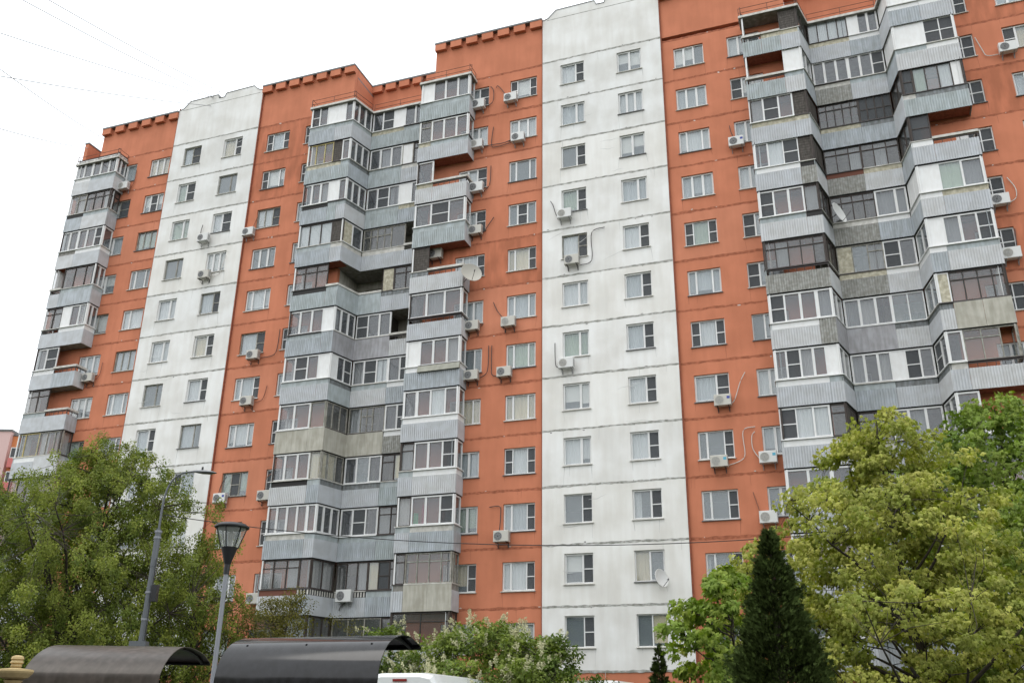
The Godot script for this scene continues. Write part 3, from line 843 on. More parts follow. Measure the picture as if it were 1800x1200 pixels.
# ---------------------------------------------------------------- things on the walls
func air_conditioner(at: Vector3, label: String, pipe: Array, style := "") -> void:
	var t := thing("air_conditioner", label, "air conditioner", at - Vector3(0, 0.28, 0), "outdoor air conditioner units on the facade")
	var o := Vector3(0, 0.28, 0)
	var big := 1.12 if "b" in style else 1.0
	var w := 0.39 * big; var h := 0.27 * big; var d := 0.14
	if not cache.has("ac%.2f" % big):
		var mb := MB.new()
		var c := 0.02
		mb.quad(Vector3(-w + c, -h + c, d), Vector3(w - c, -h + c, d), Vector3(w - c, h - c, d), Vector3(-w + c, h - c, d))
		mb.quad(Vector3(w - c, -h, d - c), Vector3(w, -h, d - c), Vector3(w, h, d - c), Vector3(w - c, h, d - c))
		mb.quad(Vector3(w - c, -h + c, d), Vector3(w, -h + c, d - c), Vector3(w, h - c, d - c), Vector3(w - c, h - c, d))
		mb.quad(Vector3(-w + c, h - c, d), Vector3(w - c, h - c, d), Vector3(w - c, h, d - c), Vector3(-w + c, h, d - c))
		mb.quad(Vector3(-w + c, -h, d - c), Vector3(w - c, -h, d - c), Vector3(w - c, -h + c, d), Vector3(-w + c, -h + c, d))
		mb.quad(Vector3(-w, -h + c, d - c), Vector3(-w + c, -h + c, d), Vector3(-w + c, h - c, d), Vector3(-w, h - c, d - c))
		mb.box(-w, w, -h, h, -d, d - c)
		cache["ac%.2f" % big] = mb.mesh()
		var fan := MB.new()
		var prof := [Vector2(0.205 * big, 0.0), Vector2(0.205 * big, 0.012), Vector2(0.195 * big, 0.014)]
		fan.lathe(prof, 22)
		for k in 5:
			var r := 0.035 + 0.037 * k
			fan.lathe([Vector2(r, 0.012), Vector2(r + 0.008, 0.016), Vector2(r + 0.016, 0.012)], 18)
		for k in 8:
			var a := TAU * k / 8
			fan.tube([Vector3(cos(a) * 0.03, 0.012, sin(a) * 0.03), Vector3(cos(a) * 0.2 * big, 0.012, sin(a) * 0.2 * big)], [0.006, 0.006], 4)
		cache["fan%.2f" % big] = fan.mesh()
		var disc := MB.new()
		disc.lathe([Vector2(0.0, 0.004), Vector2(0.19 * big, 0.004)], 22)
		disc.lathe([Vector2(0.0, 0.018), Vector2(0.04, 0.017), Vector2(0.045, 0.01)], 12)
		cache["disc%.2f" % big] = disc.mesh()
		var br := MB.new()
		for x in [-0.26, 0.26]:
			br.box(x - 0.018, x + 0.018, -h - 0.03, -h - 0.001, -0.27, d + 0.05)
			br.tube([Vector3(x, -h - 0.22, -0.25), Vector3(x, -h - 0.02, d)], [0.012, 0.012], 4)
			br.box(x - 0.018, x + 0.018, -h - 0.24, -h - 0.03, -0.27, -0.24)
		cache["acb%.2f" % big] = br.mesh()
		var lv := MB.new()
		for k in 7: lv.box(w + 0.001, w + 0.008, -h * 0.7 + k * h * 0.2, -h * 0.7 + k * h * 0.2 + 0.025, -d * 0.8, d * 0.55)
		cache["acl%.2f" % big] = lv.mesh()
	obj("case", cache["ac%.2f" % big], "ac_old" if "o" in style else "ac_white", t, o)
	var front := Transform3D(Basis(Vector3.RIGHT, Vector3(0, 0, 1), Vector3(0, -1, 0)), o + Vector3(-w * 0.36, 0, d + 0.001))
	objt("fan_grille", cache["fan%.2f" % big], "ac_old" if "g" in style else "ac_grey", t, front)
	objt("fan", cache["disc%.2f" % big], "ac_grey" if "g" in style else "ac_dark", t, front)
	obj("bracket", cache["acb%.2f" % big], "rail" if "o" in style else "ac_grey", t, o)
	obj("side_louvre", cache["acl%.2f" % big], "ac_grey", t, o)
	if "s" in style or "t" in style:
		bx("sticker", t, "sticker_blue" if "s" in style else "sticker_teal", Transform3D(), w * 0.52, w * 0.88, 0.28 + h * 0.12, 0.28 + h * 0.58, d + 0.001, d + 0.004)
	if pipe.size() > 1:
		var pts := []
		var rr := []
		var cv := Curve3D.new()
		for q in pipe: cv.add_point(Vector3(q[0], q[1] + 0.28, -0.22 + 0.03 * (q[0] * q[0])))
		for i in pipe.size():
			pts.append(Vector3(pipe[i][0], pipe[i][1] + 0.28, -0.205))
			rr.append(0.028)
		var sm := []
		var sr := []
		for i in pts.size() - 1:
			var p0: Vector3 = pts[maxi(i - 1, 0)]; var p3: Vector3 = pts[mini(i + 2, pts.size() - 1)]
			for k in 5:
				var f := k / 5.0
				sm.append((pts[i] as Vector3).cubic_interpolate(pts[i + 1], p0, p3, f)); sr.append(0.021)
		sm.append(pts[-1]); sr.append(0.021)
		var mb := MB.new()
		mb.tube(sm, sr, 6)
		obj("pipe", mb.mesh(), "pipe_white" if "p" in style else ("pipe_rust" if "r" in style else "pipe_dark"), t)

func sat_dish(called: String, at: Vector3, radius: float, facing: Vector3, material: String, label: String, wall: Vector3) -> void:
	var t := thing(called, label, "satellite dish", at, "satellite dishes")
	var mb := MB.new()
	var prof := []
	for i in 9:
		var r := radius * i / 8.0
		prof.append(Vector2(r, r * r / (radius * 4.2)))
	mb.lathe(prof, 28)
	mb.lathe([Vector2(radius, radius / 4.2), Vector2(radius + 0.012, radius / 4.2 - 0.01), Vector2(radius, radius / 4.2 - 0.02)], 28)
	var y := facing.normalized()
	var x := y.cross(Vector3.UP).normalized()
	var B := Basis(x, y, x.cross(y))
	objt("reflector", mb.mesh(), material, t, Transform3D(B, Vector3.ZERO))
	var arm := MB.new()
	var low := -B.z * radius * 0.95 if (-B.z).y < 0 else B.z * radius * 0.95
	var tip := y * radius * 1.15 + low * 0.55
	arm.tube([low + y * radius * 0.2, tip], [0.014, 0.012], 5)
	obj("feed_arm", arm.mesh(), "rail", t)
	var hd := MB.new()
	hd.tube([tip + Vector3.UP * 0.03, tip - y * 0.10 + Vector3.UP * 0.03], [0.035, 0.028], 8)
	obj("receiver", hd.mesh(), "ac_grey", t)
	var mt := MB.new()
	mt.tube([-y * 0.03, -y * 0.12, wall - at], [0.022, 0.022, 0.022], 6)
	obj("mount", mt.mesh(), "rail", t)

func cable(called: String, a: Vector3, b: Vector3, sag: float, r: float, label: String, material := "cable") -> void:
	var mb := MB.new()
	var pts := []
	var rr := []
	for i in 25:
		var f := i / 24.0
		pts.append(a.lerp(b, f) - Vector3.UP * sag * 4.0 * f * (1.0 - f) - a); rr.append(r)
	mb.tube(pts, rr, 5)
	var o := obj(called, mb.mesh(), material, self, a)
	tag(o, label, "cable")

func build_wall_things() -> void:
	var up_r := [[0.4, -0.15], [0.62, -0.05], [0.68, 0.6], [0.72, 1.1]]
	var up_r2 := [[0.4, -0.1], [0.85, 0.1], [0.9, 0.9], [0.7, 1.25]]
	var up_l := [[-0.4, -0.1], [-0.55, 0.1], [-0.6, 0.9], [-0.75, 1.5]]
	var hook := [[0.4, -0.1], [0.75, 0.0], [0.8, 0.6], [0.8, 1.25], [0.3, 1.35]]
	var A := [
		[-43.75, 35.02, "air conditioner at the far left end of the block beside the topmost glazed balcony", [[0.4, -0.1], [0.62, 0.25], [0.66, 1.25]], "r"],
		[-36.33, 29.71, "higher of the two air conditioners on the left white bay, near the top", [[-0.4, -0.1], [-0.45, 0.6], [-0.38, 1.1]], ""],
		[-35.85, 27.07, "lower of the two air conditioners on the left white bay, pipe looping right", [[0.4, -0.05], [0.95, 0.0], [1.15, 0.7], [1.3, 1.2]], "p"],
		[-43.58, 21.24, "air conditioner at the far left beside an open balcony, well below the roof", [[0.4, -0.1], [0.66, 0.2], [0.72, 1.0]], "r"],
		[-33.08, 29.62, "air conditioner high on orange wall right at the edge of the left white bay", [[0.1, 0.25], [0.3, 0.9], [0.42, 1.1]], "r"],
		[-31.6, 21.3, "air conditioner under an orange-wall window, dark pipe bending up towards the middle balconies", [[0.4, -0.15], [1.2, -0.1], [1.45, 0.3], [1.5, 1.5]], "o"],
		[-31.63, 18.49, "air conditioner under the orange-wall window one row below the unit with the dark bent pipe", [[0.4, -0.05], [0.9, 0.1], [1.1, 0.9]], "ro"],
		[-32.57, 12.97, "low air conditioner on orange wall just above the street lantern, beside the white bay edge", [[-0.3, 0.25], [-0.2, 0.8], [0.1, 1.25]], "s"],
		[-29.74, 12.94, "air conditioner against the left side of the middle balcony stack, above the low lantern", [[-0.1, 0.27], [-0.12, 1.0], [0.3, 1.3]], "r"],
		[-29.66, 7.55, "lowest air conditioner left of the middle balcony stack, half hidden by shrubs", [[0.0, 0.27], [0.05, 1.4]], "r"],
		[-18.0, 35.49, "topmost air conditioner at the right side of the middle balcony stack", up_r2, "b"],
		[-15.94, 35.47, "topmost air conditioner under the orange-wall window next to the tall white bay", [[-0.3, 0.2], [-0.6, 0.8], [-0.9, 1.2], [-1.0, 1.1]], ""],
		[-18.0, 32.71, "air conditioner beside the middle balcony stack, second from top, pipe running to another unit", [[0.4, -0.1], [1.0, -0.1], [1.6, -0.12], [2.1, 0.0]], ""],
		[-15.45, 32.62, "air conditioner under the second window from the top left of the tall white bay", [[-0.4, -0.1], [-1.4, -0.2], [-1.7, 0.0], [-1.6, 1.2]], ""],
		[-17.95, 29.81, "air conditioner beside the upper open balcony with white handrail in the middle stack", [[0.4, -0.2], [0.75, 0.2], [0.8, 1.4]], "b"],
		[-17.9, 27.06, "air conditioner beside the middle balcony stack, just above the big beige satellite dish", [[0.4, -0.1], [0.75, 0.4], [1.0, 0.75]], ""],
		[-17.92, 21.29, "air conditioner beside the middle balcony stack, first below the big beige satellite dish", [[0.4, 0.0], [0.55, 0.1]], "o"],
		[-15.86, 21.24, "air conditioner under an orange-wall window, dark pipe slanting to its upper left", [[-0.3, 0.25], [-0.7, 0.8], [-0.95, 1.35]], "g"],
		[-17.87, 18.48, "left air conditioner of the pair joined by two parallel dark pipes on orange wall", [[0.4, -0.1], [0.75, 0.1], [0.85, 0.6], [0.85, 1.65]], ""],
		[-16.04, 18.46, "right air conditioner of the pair joined by two parallel dark pipes on orange wall", [[-0.4, -0.1], [-0.75, 0.0], [-0.8, 0.5], [-0.8, 1.65]], ""],
		[-16.03, 10.05, "lowest air conditioner on orange wall left of the tall white bay, pipe hooked above", [[-0.2, 0.26], [-0.15, 1.0], [-0.2, 1.5], [-0.75, 1.5]], ""],
		[-12.7, 27.07, "highest air conditioner on the tall white bay, with a short bent pipe", [[-0.35, -0.2], [-0.55, 0.2], [-0.7, 0.75], [-0.85, 1.05]], ""],
		[-12.32, 24.24, "air conditioner on the tall white bay, long dark pipe hooking to the right", [[0.4, -0.25], [0.9, -0.2], [1.05, 0.2], [1.05, 1.55], [1.75, 1.75]], "o"],
		[-12.68, 18.5, "lowest air conditioner on the tall white bay, with a straight black pipe on its left", [[-0.4, -0.1], [-0.6, 0.0], [-0.65, 0.6], [-0.65, 1.25]], ""],
		[-3.45, 29.68, "highest air conditioner on orange wall right of the tall white bay, with blue mark", [[-0.1, 0.27], [-0.25, 0.8], [-0.3, 1.2]], "s"],
		[-5.13, 15.8, "air conditioner with a blue mark and a pale pipe rising to its right", [[0.4, -0.1], [0.55, 0.1], [0.85, 0.9], [1.1, 1.35]], "sgp"],
		[-5.49, 12.91, "air conditioner with a teal mark, its pale pipe looping right and up to a hook", [[0.4, -0.15], [0.9, 0.0], [1.15, 0.3], [1.15, 1.4], [1.7, 1.55]], "tgp"],
		[-3.32, 12.93, "air conditioner with a teal mark beside the right-hand balcony stack, curved pipe on its left", [[-0.35, -0.05], [-0.65, 0.5], [-0.65, 1.1], [-0.5, 1.3]], "tgp"],
		[-3.53, 10.25, "lowest air conditioner beside the right-hand balcony stack, just above the dark conifer tip", [[-0.35, 0.2], [-0.5, 0.8], [-0.6, 1.2]], "r"],
		[9.6, 32.19, "air conditioner under a window at the top right edge of the facade", [[-0.4, -0.15], [-0.9, -0.1], [-1.05, 0.3], [-1.25, 1.1]], "p"],
		[7.92, 24.06, "upper air conditioner right of the right-hand balcony stack, with a pale looped pipe", [[0.4, -0.1], [0.7, 0.1], [0.75, 0.6], [0.5, 1.2]], "p"],
		[7.92, 21.32, "lower air conditioner right of the right-hand balcony stack", [[0.3, 0.25], [0.38, 1.3]], ""],
	]
	for a in A:
		var white: bool = a[0] > -14.05 and a[0] < -7.09 or a[0] > -40.27 and a[0] < -33.56
		air_conditioner(Vector3(a[0], a[1], 0.29 + (0.12 if white else 0.0)), a[2], a[3], a[4] + ["", "", "o", "g", ""][rng.randi() % 5])
	air_conditioner(Vector3(-20.3, 25.98, 0.28), "beige air conditioner on the back wall inside the open balcony beside the big dish", [], "ob")
	air_conditioner(Vector3(-24.76, 7.62, -0.42), "air conditioner hung on the front of the lowest striped grey balcony", [[0.0, -0.27], [-0.3, -0.5], [-0.35, -0.7]], "b")
	sat_dish("satellite_dish", Vector3(-17.72, 23.94, 1.15), 0.57, Vector3(0.60, 0.22, 0.72), "dish_beige", "big beige satellite dish at the corner of an open balcony in the middle stack", Vector3(-18.3, 23.6, 0.85))
	sat_dish("satellite_dish", Vector3(-8.38, 7.75, 0.6), 0.40, Vector3(0.80, 0.22, 0.50), "dish", "light grey satellite dish low on the tall white bay beside a yellow-curtained window", Vector3(-8.5, 7.6, 0.13))
	sat_dish("satellite_dish", Vector3(0.95, 24.75, 0.05), 0.55, Vector3(0.86, 0.22, 0.45), "dish", "pale satellite dish in the inner corner of the right-hand balcony stack", Vector3(0.5, 24.5, 0.0))
	sat_dish("satellite_dish", Vector3(5.35, 13.3, 1.3), 0.55, Vector3(0.7, 0.42, 0.55), "dish", "satellite dish half hidden by the maple tops at the right", Vector3(5.2, 13.0, 0.9))
	sat_dish("satellite_dish", Vector3(-34.72, 41.25, -1.2), 0.40, Vector3(-0.3, 0.4, 0.85), "dish", "small satellite dish on the roof edge of the left white bay", Vector3(-34.7, 40.1, -1.3))
	var an := thing("roof_antenna", "thin antenna mast in the notch of the left white parapet", "antenna", Vector3(-37.75, 40.06, -0.6))
	var mb := MB.new()
	mb.tube([Vector3.ZERO, Vector3(0, 1.9, 0)], [0.02, 0.014], 6)
	obj("mast", mb.mesh(), "rail", an)
	var mb2 := MB.new()
	mb2.tube([Vector3(-0.35, 1.25, 0), Vector3(0.35, 1.25, 0)], [0.012, 0.012], 5)
	mb2.tube([Vector3(-0.25, 0.95, 0), Vector3(0.25, 0.95, 0)], [0.012, 0.012], 5)
	mb2.box(-0.25, 0.2, 0.72, 0.95, -0.08, 0.06)
	obj("crossbar", mb2.mesh(), "rail", an)
	# thin cables that leave the roof for the blocks across the street
	var top := Vector3(-37.75, 41.9, -0.6)
	var mid := Vector3(-37.7, 41.2, -0.5)
	var C := [
		[top, Vector3(-32.83, 33.48, 16.86), 2.2, "thin pale cable from the antenna mast, uppermost of those crossing the sky"],
		[mid, Vector3(-33.98, 33.47, 17.27), 2.2, "thin pale cable close below the uppermost one, ending in the parapet notch"],
		[mid, Vector3(-35.67, 32.26, 17.37), 2.2, "thin pale cable a little below the two mast cables in the sky"],
		[Vector3(-37.7, 40.2, 0.12), Vector3(-34.91, 30.19, 16.18), 2.2, "thin cable fixed to the face of the left white parapet"],
		[Vector3(-48.2, 39.3, -0.2), Vector3(-36.21, 28.03, 15.72), 1.8, "thin cable from the far left end of the roof, lower of the two there"],
		[Vector3(-47.0, 39.9, -0.6), Vector3(-35.87, 30.68, 16.75), 1.8, "thin cable from the far left end of the roof, upper of the two there"],
	]
	for c in C:
		var s: Vector3 = c[0]; var e: Vector3 = c[1]
		cable("overhead_cable", s, s + (e - s) * 1.7, 0.35, 0.021, c[3], "cable_pale")
	# washing inside one glazed balcony
	for q in [["red shirt hanging behind the balcony glass near the bottom of the middle stack", "cloth_red", -19.95, 0.30], ["green shirt hanging behind the balcony glass near the bottom of the middle stack", "cloth_green", -20.42, 0.26]]:
		var w := MB.new()
		var prev := Vector3.ZERO
		for i in 9:
			var f := i / 8.0
			var p := Vector3((f - 0.5) * q[3], 0, 0.03 * sin(f * 11.0))
			if i > 0: w.quad(prev, p, p + Vector3(0, 0.95 if q[1] == "cloth_red" else 0.55, 0), prev + Vector3(0, 0.95 if q[1] == "cloth_red" else 0.55, 0))
			prev = p
		w.tube([Vector3(-q[3] * 0.5, 0.95 if q[1] == "cloth_red" else 0.55, 0), Vector3(q[3] * 0.5, 0.95 if q[1] == "cloth_red" else 0.55, 0)], [0.02, 0.02], 5)
		var o := obj("hanging_shirt", w.mesh(), q[1], self, Vector3(q[2], Y0 + ST * 2 + 1.25, 0.74))
		tag(o, q[0], "shirt")

# ---------------------------------------------------------------- street furniture and vehicles
func sheet_roof(called: String, label: String, base: Vector3, axis: Vector3, length: float, prof: Array, material: String) -> void:
	# prof: (depth behind the front eave, height) from the front foot over the top to the back lip
	var t := thing(called, label, "canopy", base, "curved smoky sheet canopies")
	var back := Vector3.UP.cross(axis) 
	var sm := []
	for i in prof.size() - 1:
		var a: Vector2 = prof[i]; var b: Vector2 = prof[i + 1]
		var p0: Vector2 = prof[maxi(i - 1, 0)]; var p3: Vector2 = prof[mini(i + 2, prof.size() - 1)]
		for k in 5: sm.append(a.cubic_interpolate(b, p0, p3, k / 5.0))
	sm.append(prof[-1])
	var nrm := []
	for i in sm.size():
		var d: Vector2 = (sm[mini(i + 1, sm.size() - 1)] - sm[maxi(i - 1, 0)]).normalized()
		nrm.append(Vector2(-d.y, d.x))
	var mb := MB.new()
	for i in sm.size() - 1:
		var n0: Vector3 = back * nrm[i].x + Vector3.UP * nrm[i].y; var n1: Vector3 = back * nrm[i + 1].x + Vector3.UP * nrm[i + 1].y
		var segs := 6
		for k in segs:
			var u0 := axis * (length * k / segs); var u1 := axis * (length * (k + 1) / segs)
			var a: Vector3 = back * sm[i].x + Vector3.UP * sm[i].y; var b: Vector3 = back * sm[i + 1].x + Vector3.UP * sm[i + 1].y
			mb.quadn(a + u0, a + u1, b + u1, b + u0, n0, n0, n1, n1)
			mb.quadn(a + u1 - n0 * 0.012, a + u0 - n0 * 0.012, b + u0 - n1 * 0.012, b + u1 - n1 * 0.012, -n0, -n0, -n1, -n1)
		for u in [Vector3.ZERO, axis * length]:
			var a2: Vector3 = back * sm[i].x + Vector3.UP * sm[i].y + u; var b2: Vector3 = back * sm[i + 1].x + Vector3.UP * sm[i + 1].y + u
			mb.quad(a2, b2, b2 - n1 * 0.012, a2 - n0 * 0.012)
	obj("curved_sheet", mb.mesh(), material, t)
	# bent steel ribs under the sheet
	for u in [0.06, 0.5, 0.94]:
		var pts := []
		var rr := []
		for i in range(0, sm.size(), 2):
			var n0: Vector3 = back * nrm[i].x + Vector3.UP * nrm[i].y
			pts.append(back * sm[i].x + Vector3.UP * sm[i].y + axis * length * u - n0 * 0.035); rr.append(0.02)
		var rb := MB.new()
		rb.tube(pts, rr, 6)
		obj("rib", rb.mesh(), "black_metal", t)
	for f in [0.08, 0.55]:
		for e in [sm[0], sm[-1]]:
			var pb := MB.new()
			var p: Vector3 = back * (e.x + (0.04 if e == sm[0] else -0.05)) + axis * length * f
			pb.tube([p, p + Vector3.UP * (e.y - 0.02)], [0.028, 0.028], 8)
			obj("post", pb.mesh(), "black_metal", t)
	var rl := MB.new()
	var ev: Vector2 = sm[-1]
	rl.tube([back * ev.x + Vector3.UP * (ev.y - 0.03), back * ev.x + Vector3.UP * (ev.y - 0.03) + axis * length], [0.022, 0.022], 6)
	obj("purlin", rl.mesh(), "black_metal", t)
	# bolt heads along one line
	var bi := 0
	var best := 9.0
	for i in sm.size():
		if absf(sm[i].y - prof[1].y - 0.1) < best and i < sm.size() / 2: best = absf(sm[i].y - prof[1].y - 0.1); bi = i
	if "cool" in material: bi = int(sm.size() * 0.5)
	for u in [0.1, 0.42, 0.52, 0.93] if not "cool" in material else [0.12, 0.5, 0.9]:
		var n0: Vector3 = back * nrm[bi].x + Vector3.UP * nrm[bi].y
		var b := MB.new()
		var c: Vector3 = back * sm[bi].x + Vector3.UP * sm[bi].y + axis * length * u
		b.tube([c - n0 * 0.002, c + n0 * 0.006, c + n0 * 0.012], [0.017, 0.015, 0.004], 8)
		obj("bolt", b.mesh(), "black_metal", t)

func street_lamp() -> void:
	var t := thing("street_lamp", "tall grey street lamp with a thin curved arm and flat head among birch leaves", "street lamp", Vector3(-16.70, 0, 23.2))
	var mb := MB.new()
	mb.tube([Vector3(0, 0, 0), Vector3(0, 3.0, 0), Vector3(0, 5.2, 0)], [0.085, 0.08, 0.07], 14)
	mb.tube([Vector3(0, 5.2, 0), Vector3(0, 6.1, 0), Vector3(0, 6.15, 0)], [0.08, 0.075, 0.045], 14)
	obj("pole", mb.mesh(), "pole_grey", t)
	var pts := []
	var rr := []
	var ctrl := [Vector3(0, 6.1, 0), Vector3(0, 6.7, 0), Vector3(0.04, 7.1, -0.01), Vector3(0.16, 7.42, -0.05), Vector3(0.38, 7.60, -0.13), Vector3(0.66, 7.655, -0.23)]
	for i in ctrl.size() - 1:
		for k in 4:
			pts.append((ctrl[i] as Vector3).cubic_interpolate(ctrl[i + 1], ctrl[maxi(i - 1, 0)], ctrl[mini(i + 2, ctrl.size() - 1)], k / 4.0)); rr.append(0.030 - 0.010 * (i * 4 + k) / 20.0)
	pts.append(ctrl[-1]); rr.append(0.024)
	var ab := MB.new()
	ab.tube(pts, rr, 8)
	obj("arm", ab.mesh(), "pole_grey", t)
	var d := Vector3(0.94, -0.06, -0.34).normalized()
	var s := Vector3(-0.34, 0, -0.94)
	var hb := MB.new()
	var ring0 := []
	for st in [[0.0, 0.03, 0.03], [0.12, 0.07, 0.045], [0.3, 0.11, 0.05], [0.5, 0.09, 0.03], [0.58, 0.03, 0.01]]:
		var c: Vector3 = (ctrl[-1] as Vector3) + d * st[0]
		var ring := []
		for k in 10:
			var a := TAU * k / 10
			ring.append(c + s * cos(a) * st[1] + Vector3.UP * sin(a) * st[2])
		if not ring0.is_empty():
			for k in 10: hb.quad(ring0[k], ring0[(k + 1) % 10], ring[(k + 1) % 10], ring[k])
		ring0 = ring
	obj("lamp_head", hb.mesh(), "metal_grey", t)
	var lb := MB.new()
	var q := (ctrl[-1] as Vector3) + d * 0.32 - Vector3.UP * 0.045
	lb.quad(q - d * 0.15 - s * 0.06, q + d * 0.15 - s * 0.06, q + d * 0.15 + s * 0.06, q - d * 0.15 + s * 0.06)
	obj("lens", lb.mesh(), "lamp_lens", t)
	var pb := MB.new()
	pb.tube([(ctrl[-1] as Vector3) + d * 0.2 + Vector3.UP * 0.05, (ctrl[-1] as Vector3) + d * 0.2 + Vector3.UP * 0.13], [0.03, 0.022], 8)
	obj("photocell", pb.mesh(), "black_metal", t)
	bx("control_box", t, "pole_grey", Transform3D(Basis(Vector3.UP, 0.35), Vector3.ZERO), -0.20, 0.20, 3.12, 3.40, 0.02, 0.26)
	bx("equipment_box", t, "black_metal", Transform3D(Basis(Vector3.UP, 0.35), Vector3.ZERO), 0.10, 0.22, 4.35, 4.75, -0.06, 0.10)
	for y in [3.9, 4.55, 5.9, 6.35 - 0.3]:
		var cb := MB.new()
		cb.tube([Vector3(0, y, 0), Vector3(0, y + 0.05, 0)], [0.09, 0.09], 14)
		obj("clamp", cb.mesh(), "pole_light", t)
	var wb := MB.new()
	wb.tube([Vector3(0.115, 3.4, 0.05), Vector3(0.125, 4.4, 0.06), Vector3(0.11, 5.4, 0.05)], [0.012, 0.012, 0.012], 5)
	obj("conduit", wb.mesh(), "black_metal", t)

func lantern() -> void:
	var t := thing("park_lantern", "park lantern with a flat dark cap and conical glass on a grey post", "street lamp", Vector3(-11.22, 0, 27.58))
	var mb := MB.new()
	mb.tube([Vector3.ZERO, Vector3(0, 2.2, 0), Vector3(0, 4.32, 0)], [0.047, 0.045, 0.042], 12)
	obj("post", mb.mesh(), "pole_light", t)
	var cup := MB.new()
	cup.lathe([Vector2(0.052, 4.18), Vector2(0.055, 4.36), Vector2(0.15, 4.66), Vector2(0.155, 4.68), Vector2(0.0, 4.66)], 20)
	obj("holder", cup.mesh(), "black_metal", t)
	var gl := MB.new()
	gl.lathe([Vector2(0.152, 4.682), Vector2(0.27, 5.035)], 24)
	obj("shade", gl.mesh(), "lantern_glass", t)
	for k in 6:
		var a := TAU * k / 6 + 0.3
		var rb := MB.new()
		rb.tube([Vector3(cos(a) * 0.158, 4.67, sin(a) * 0.158), Vector3(cos(a) * 0.278, 5.04, sin(a) * 0.278)], [0.011, 0.011], 5)
		obj("stay", rb.mesh(), "black_metal", t)
	var cap := MB.new()
	cap.lathe([Vector2(0.0, 5.03), Vector2(0.30, 5.035), Vector2(0.325, 5.05), Vector2(0.325, 5.075), Vector2(0.26, 5.12), Vector2(0.10, 5.15), Vector2(0.0, 5.155)], 28)
	obj("cap", cap.mesh(), "black_metal", t)
	var bulb := MB.new()
	bulb.lathe([Vector2(0.03, 4.70), Vector2(0.035, 4.80), Vector2(0.06, 4.88), Vector2(0.05, 4.96), Vector2(0.0, 4.99)], 12)
	obj("bulb", bulb.mesh(), "lamp_lens", t)

func urn() -> void:
	var t := thing("stone_fountain", "yellowish turned stone finial above a wide bowl at the bottom left", "fountain", Vector3(-8.91, 0, 34.2))
	var a := MB.new()
	a.lathe([Vector2(0.22, 0.0), Vector2(0.22, 0.12), Vector2(0.13, 0.2), Vector2(0.085, 0.6), Vector2(0.10, 1.2), Vector2(0.07, 1.6), Vector2(0.06, 1.95), Vector2(0.10, 2.0)], 24)
	obj("pedestal", a.mesh(), "urn", t)
	var b := MB.new()
	b.lathe([Vector2(0.06, 2.0), Vector2(0.14, 2.03), Vector2(0.18, 2.075), Vector2(0.19, 2.095), Vector2(0.185, 2.115), Vector2(0.05, 2.13)], 30)
	obj("bowl", b.mesh(), "urn", t)
	var c := MB.new()
	c.lathe([Vector2(0.045, 2.13), Vector2(0.06, 2.15), Vector2(0.052, 2.17), Vector2(0.072, 2.185), Vector2(0.055, 2.21), Vector2(0.068, 2.225), Vector2(0.06, 2.25), Vector2(0.03, 2.262), Vector2(0.0, 2.265)], 22)
	obj("finial", c.mesh(), "urn", t)

func wheel(par: Node, at: Vector3) -> void:
	var w := sub("wheel", par, at)
	var B := Basis(Vector3(0, 1, 0), Vector3(1, 0, 0), Vector3(0, 0, -1))
	var a := MB.new()
	a.lathe([Vector2(0.2, -0.1), Vector2(0.31, -0.1), Vector2(0.335, -0.06), Vector2(0.335, 0.06), Vector2(0.31, 0.1), Vector2(0.2, 0.1)], 24)
	objt("tyre", a.mesh(), "tyre", w, Transform3D(B, Vector3.ZERO))
	var r := MB.new()
	r.lathe([Vector2(0.0, -0.08), Vector2(0.205, -0.085)], 20)
	r.lathe([Vector2(0.205, 0.085), Vector2(0.0, 0.08)], 20)
	objt("rim", r.mesh(), "metal_grey", w, Transform3D(B, Vector3.ZERO))

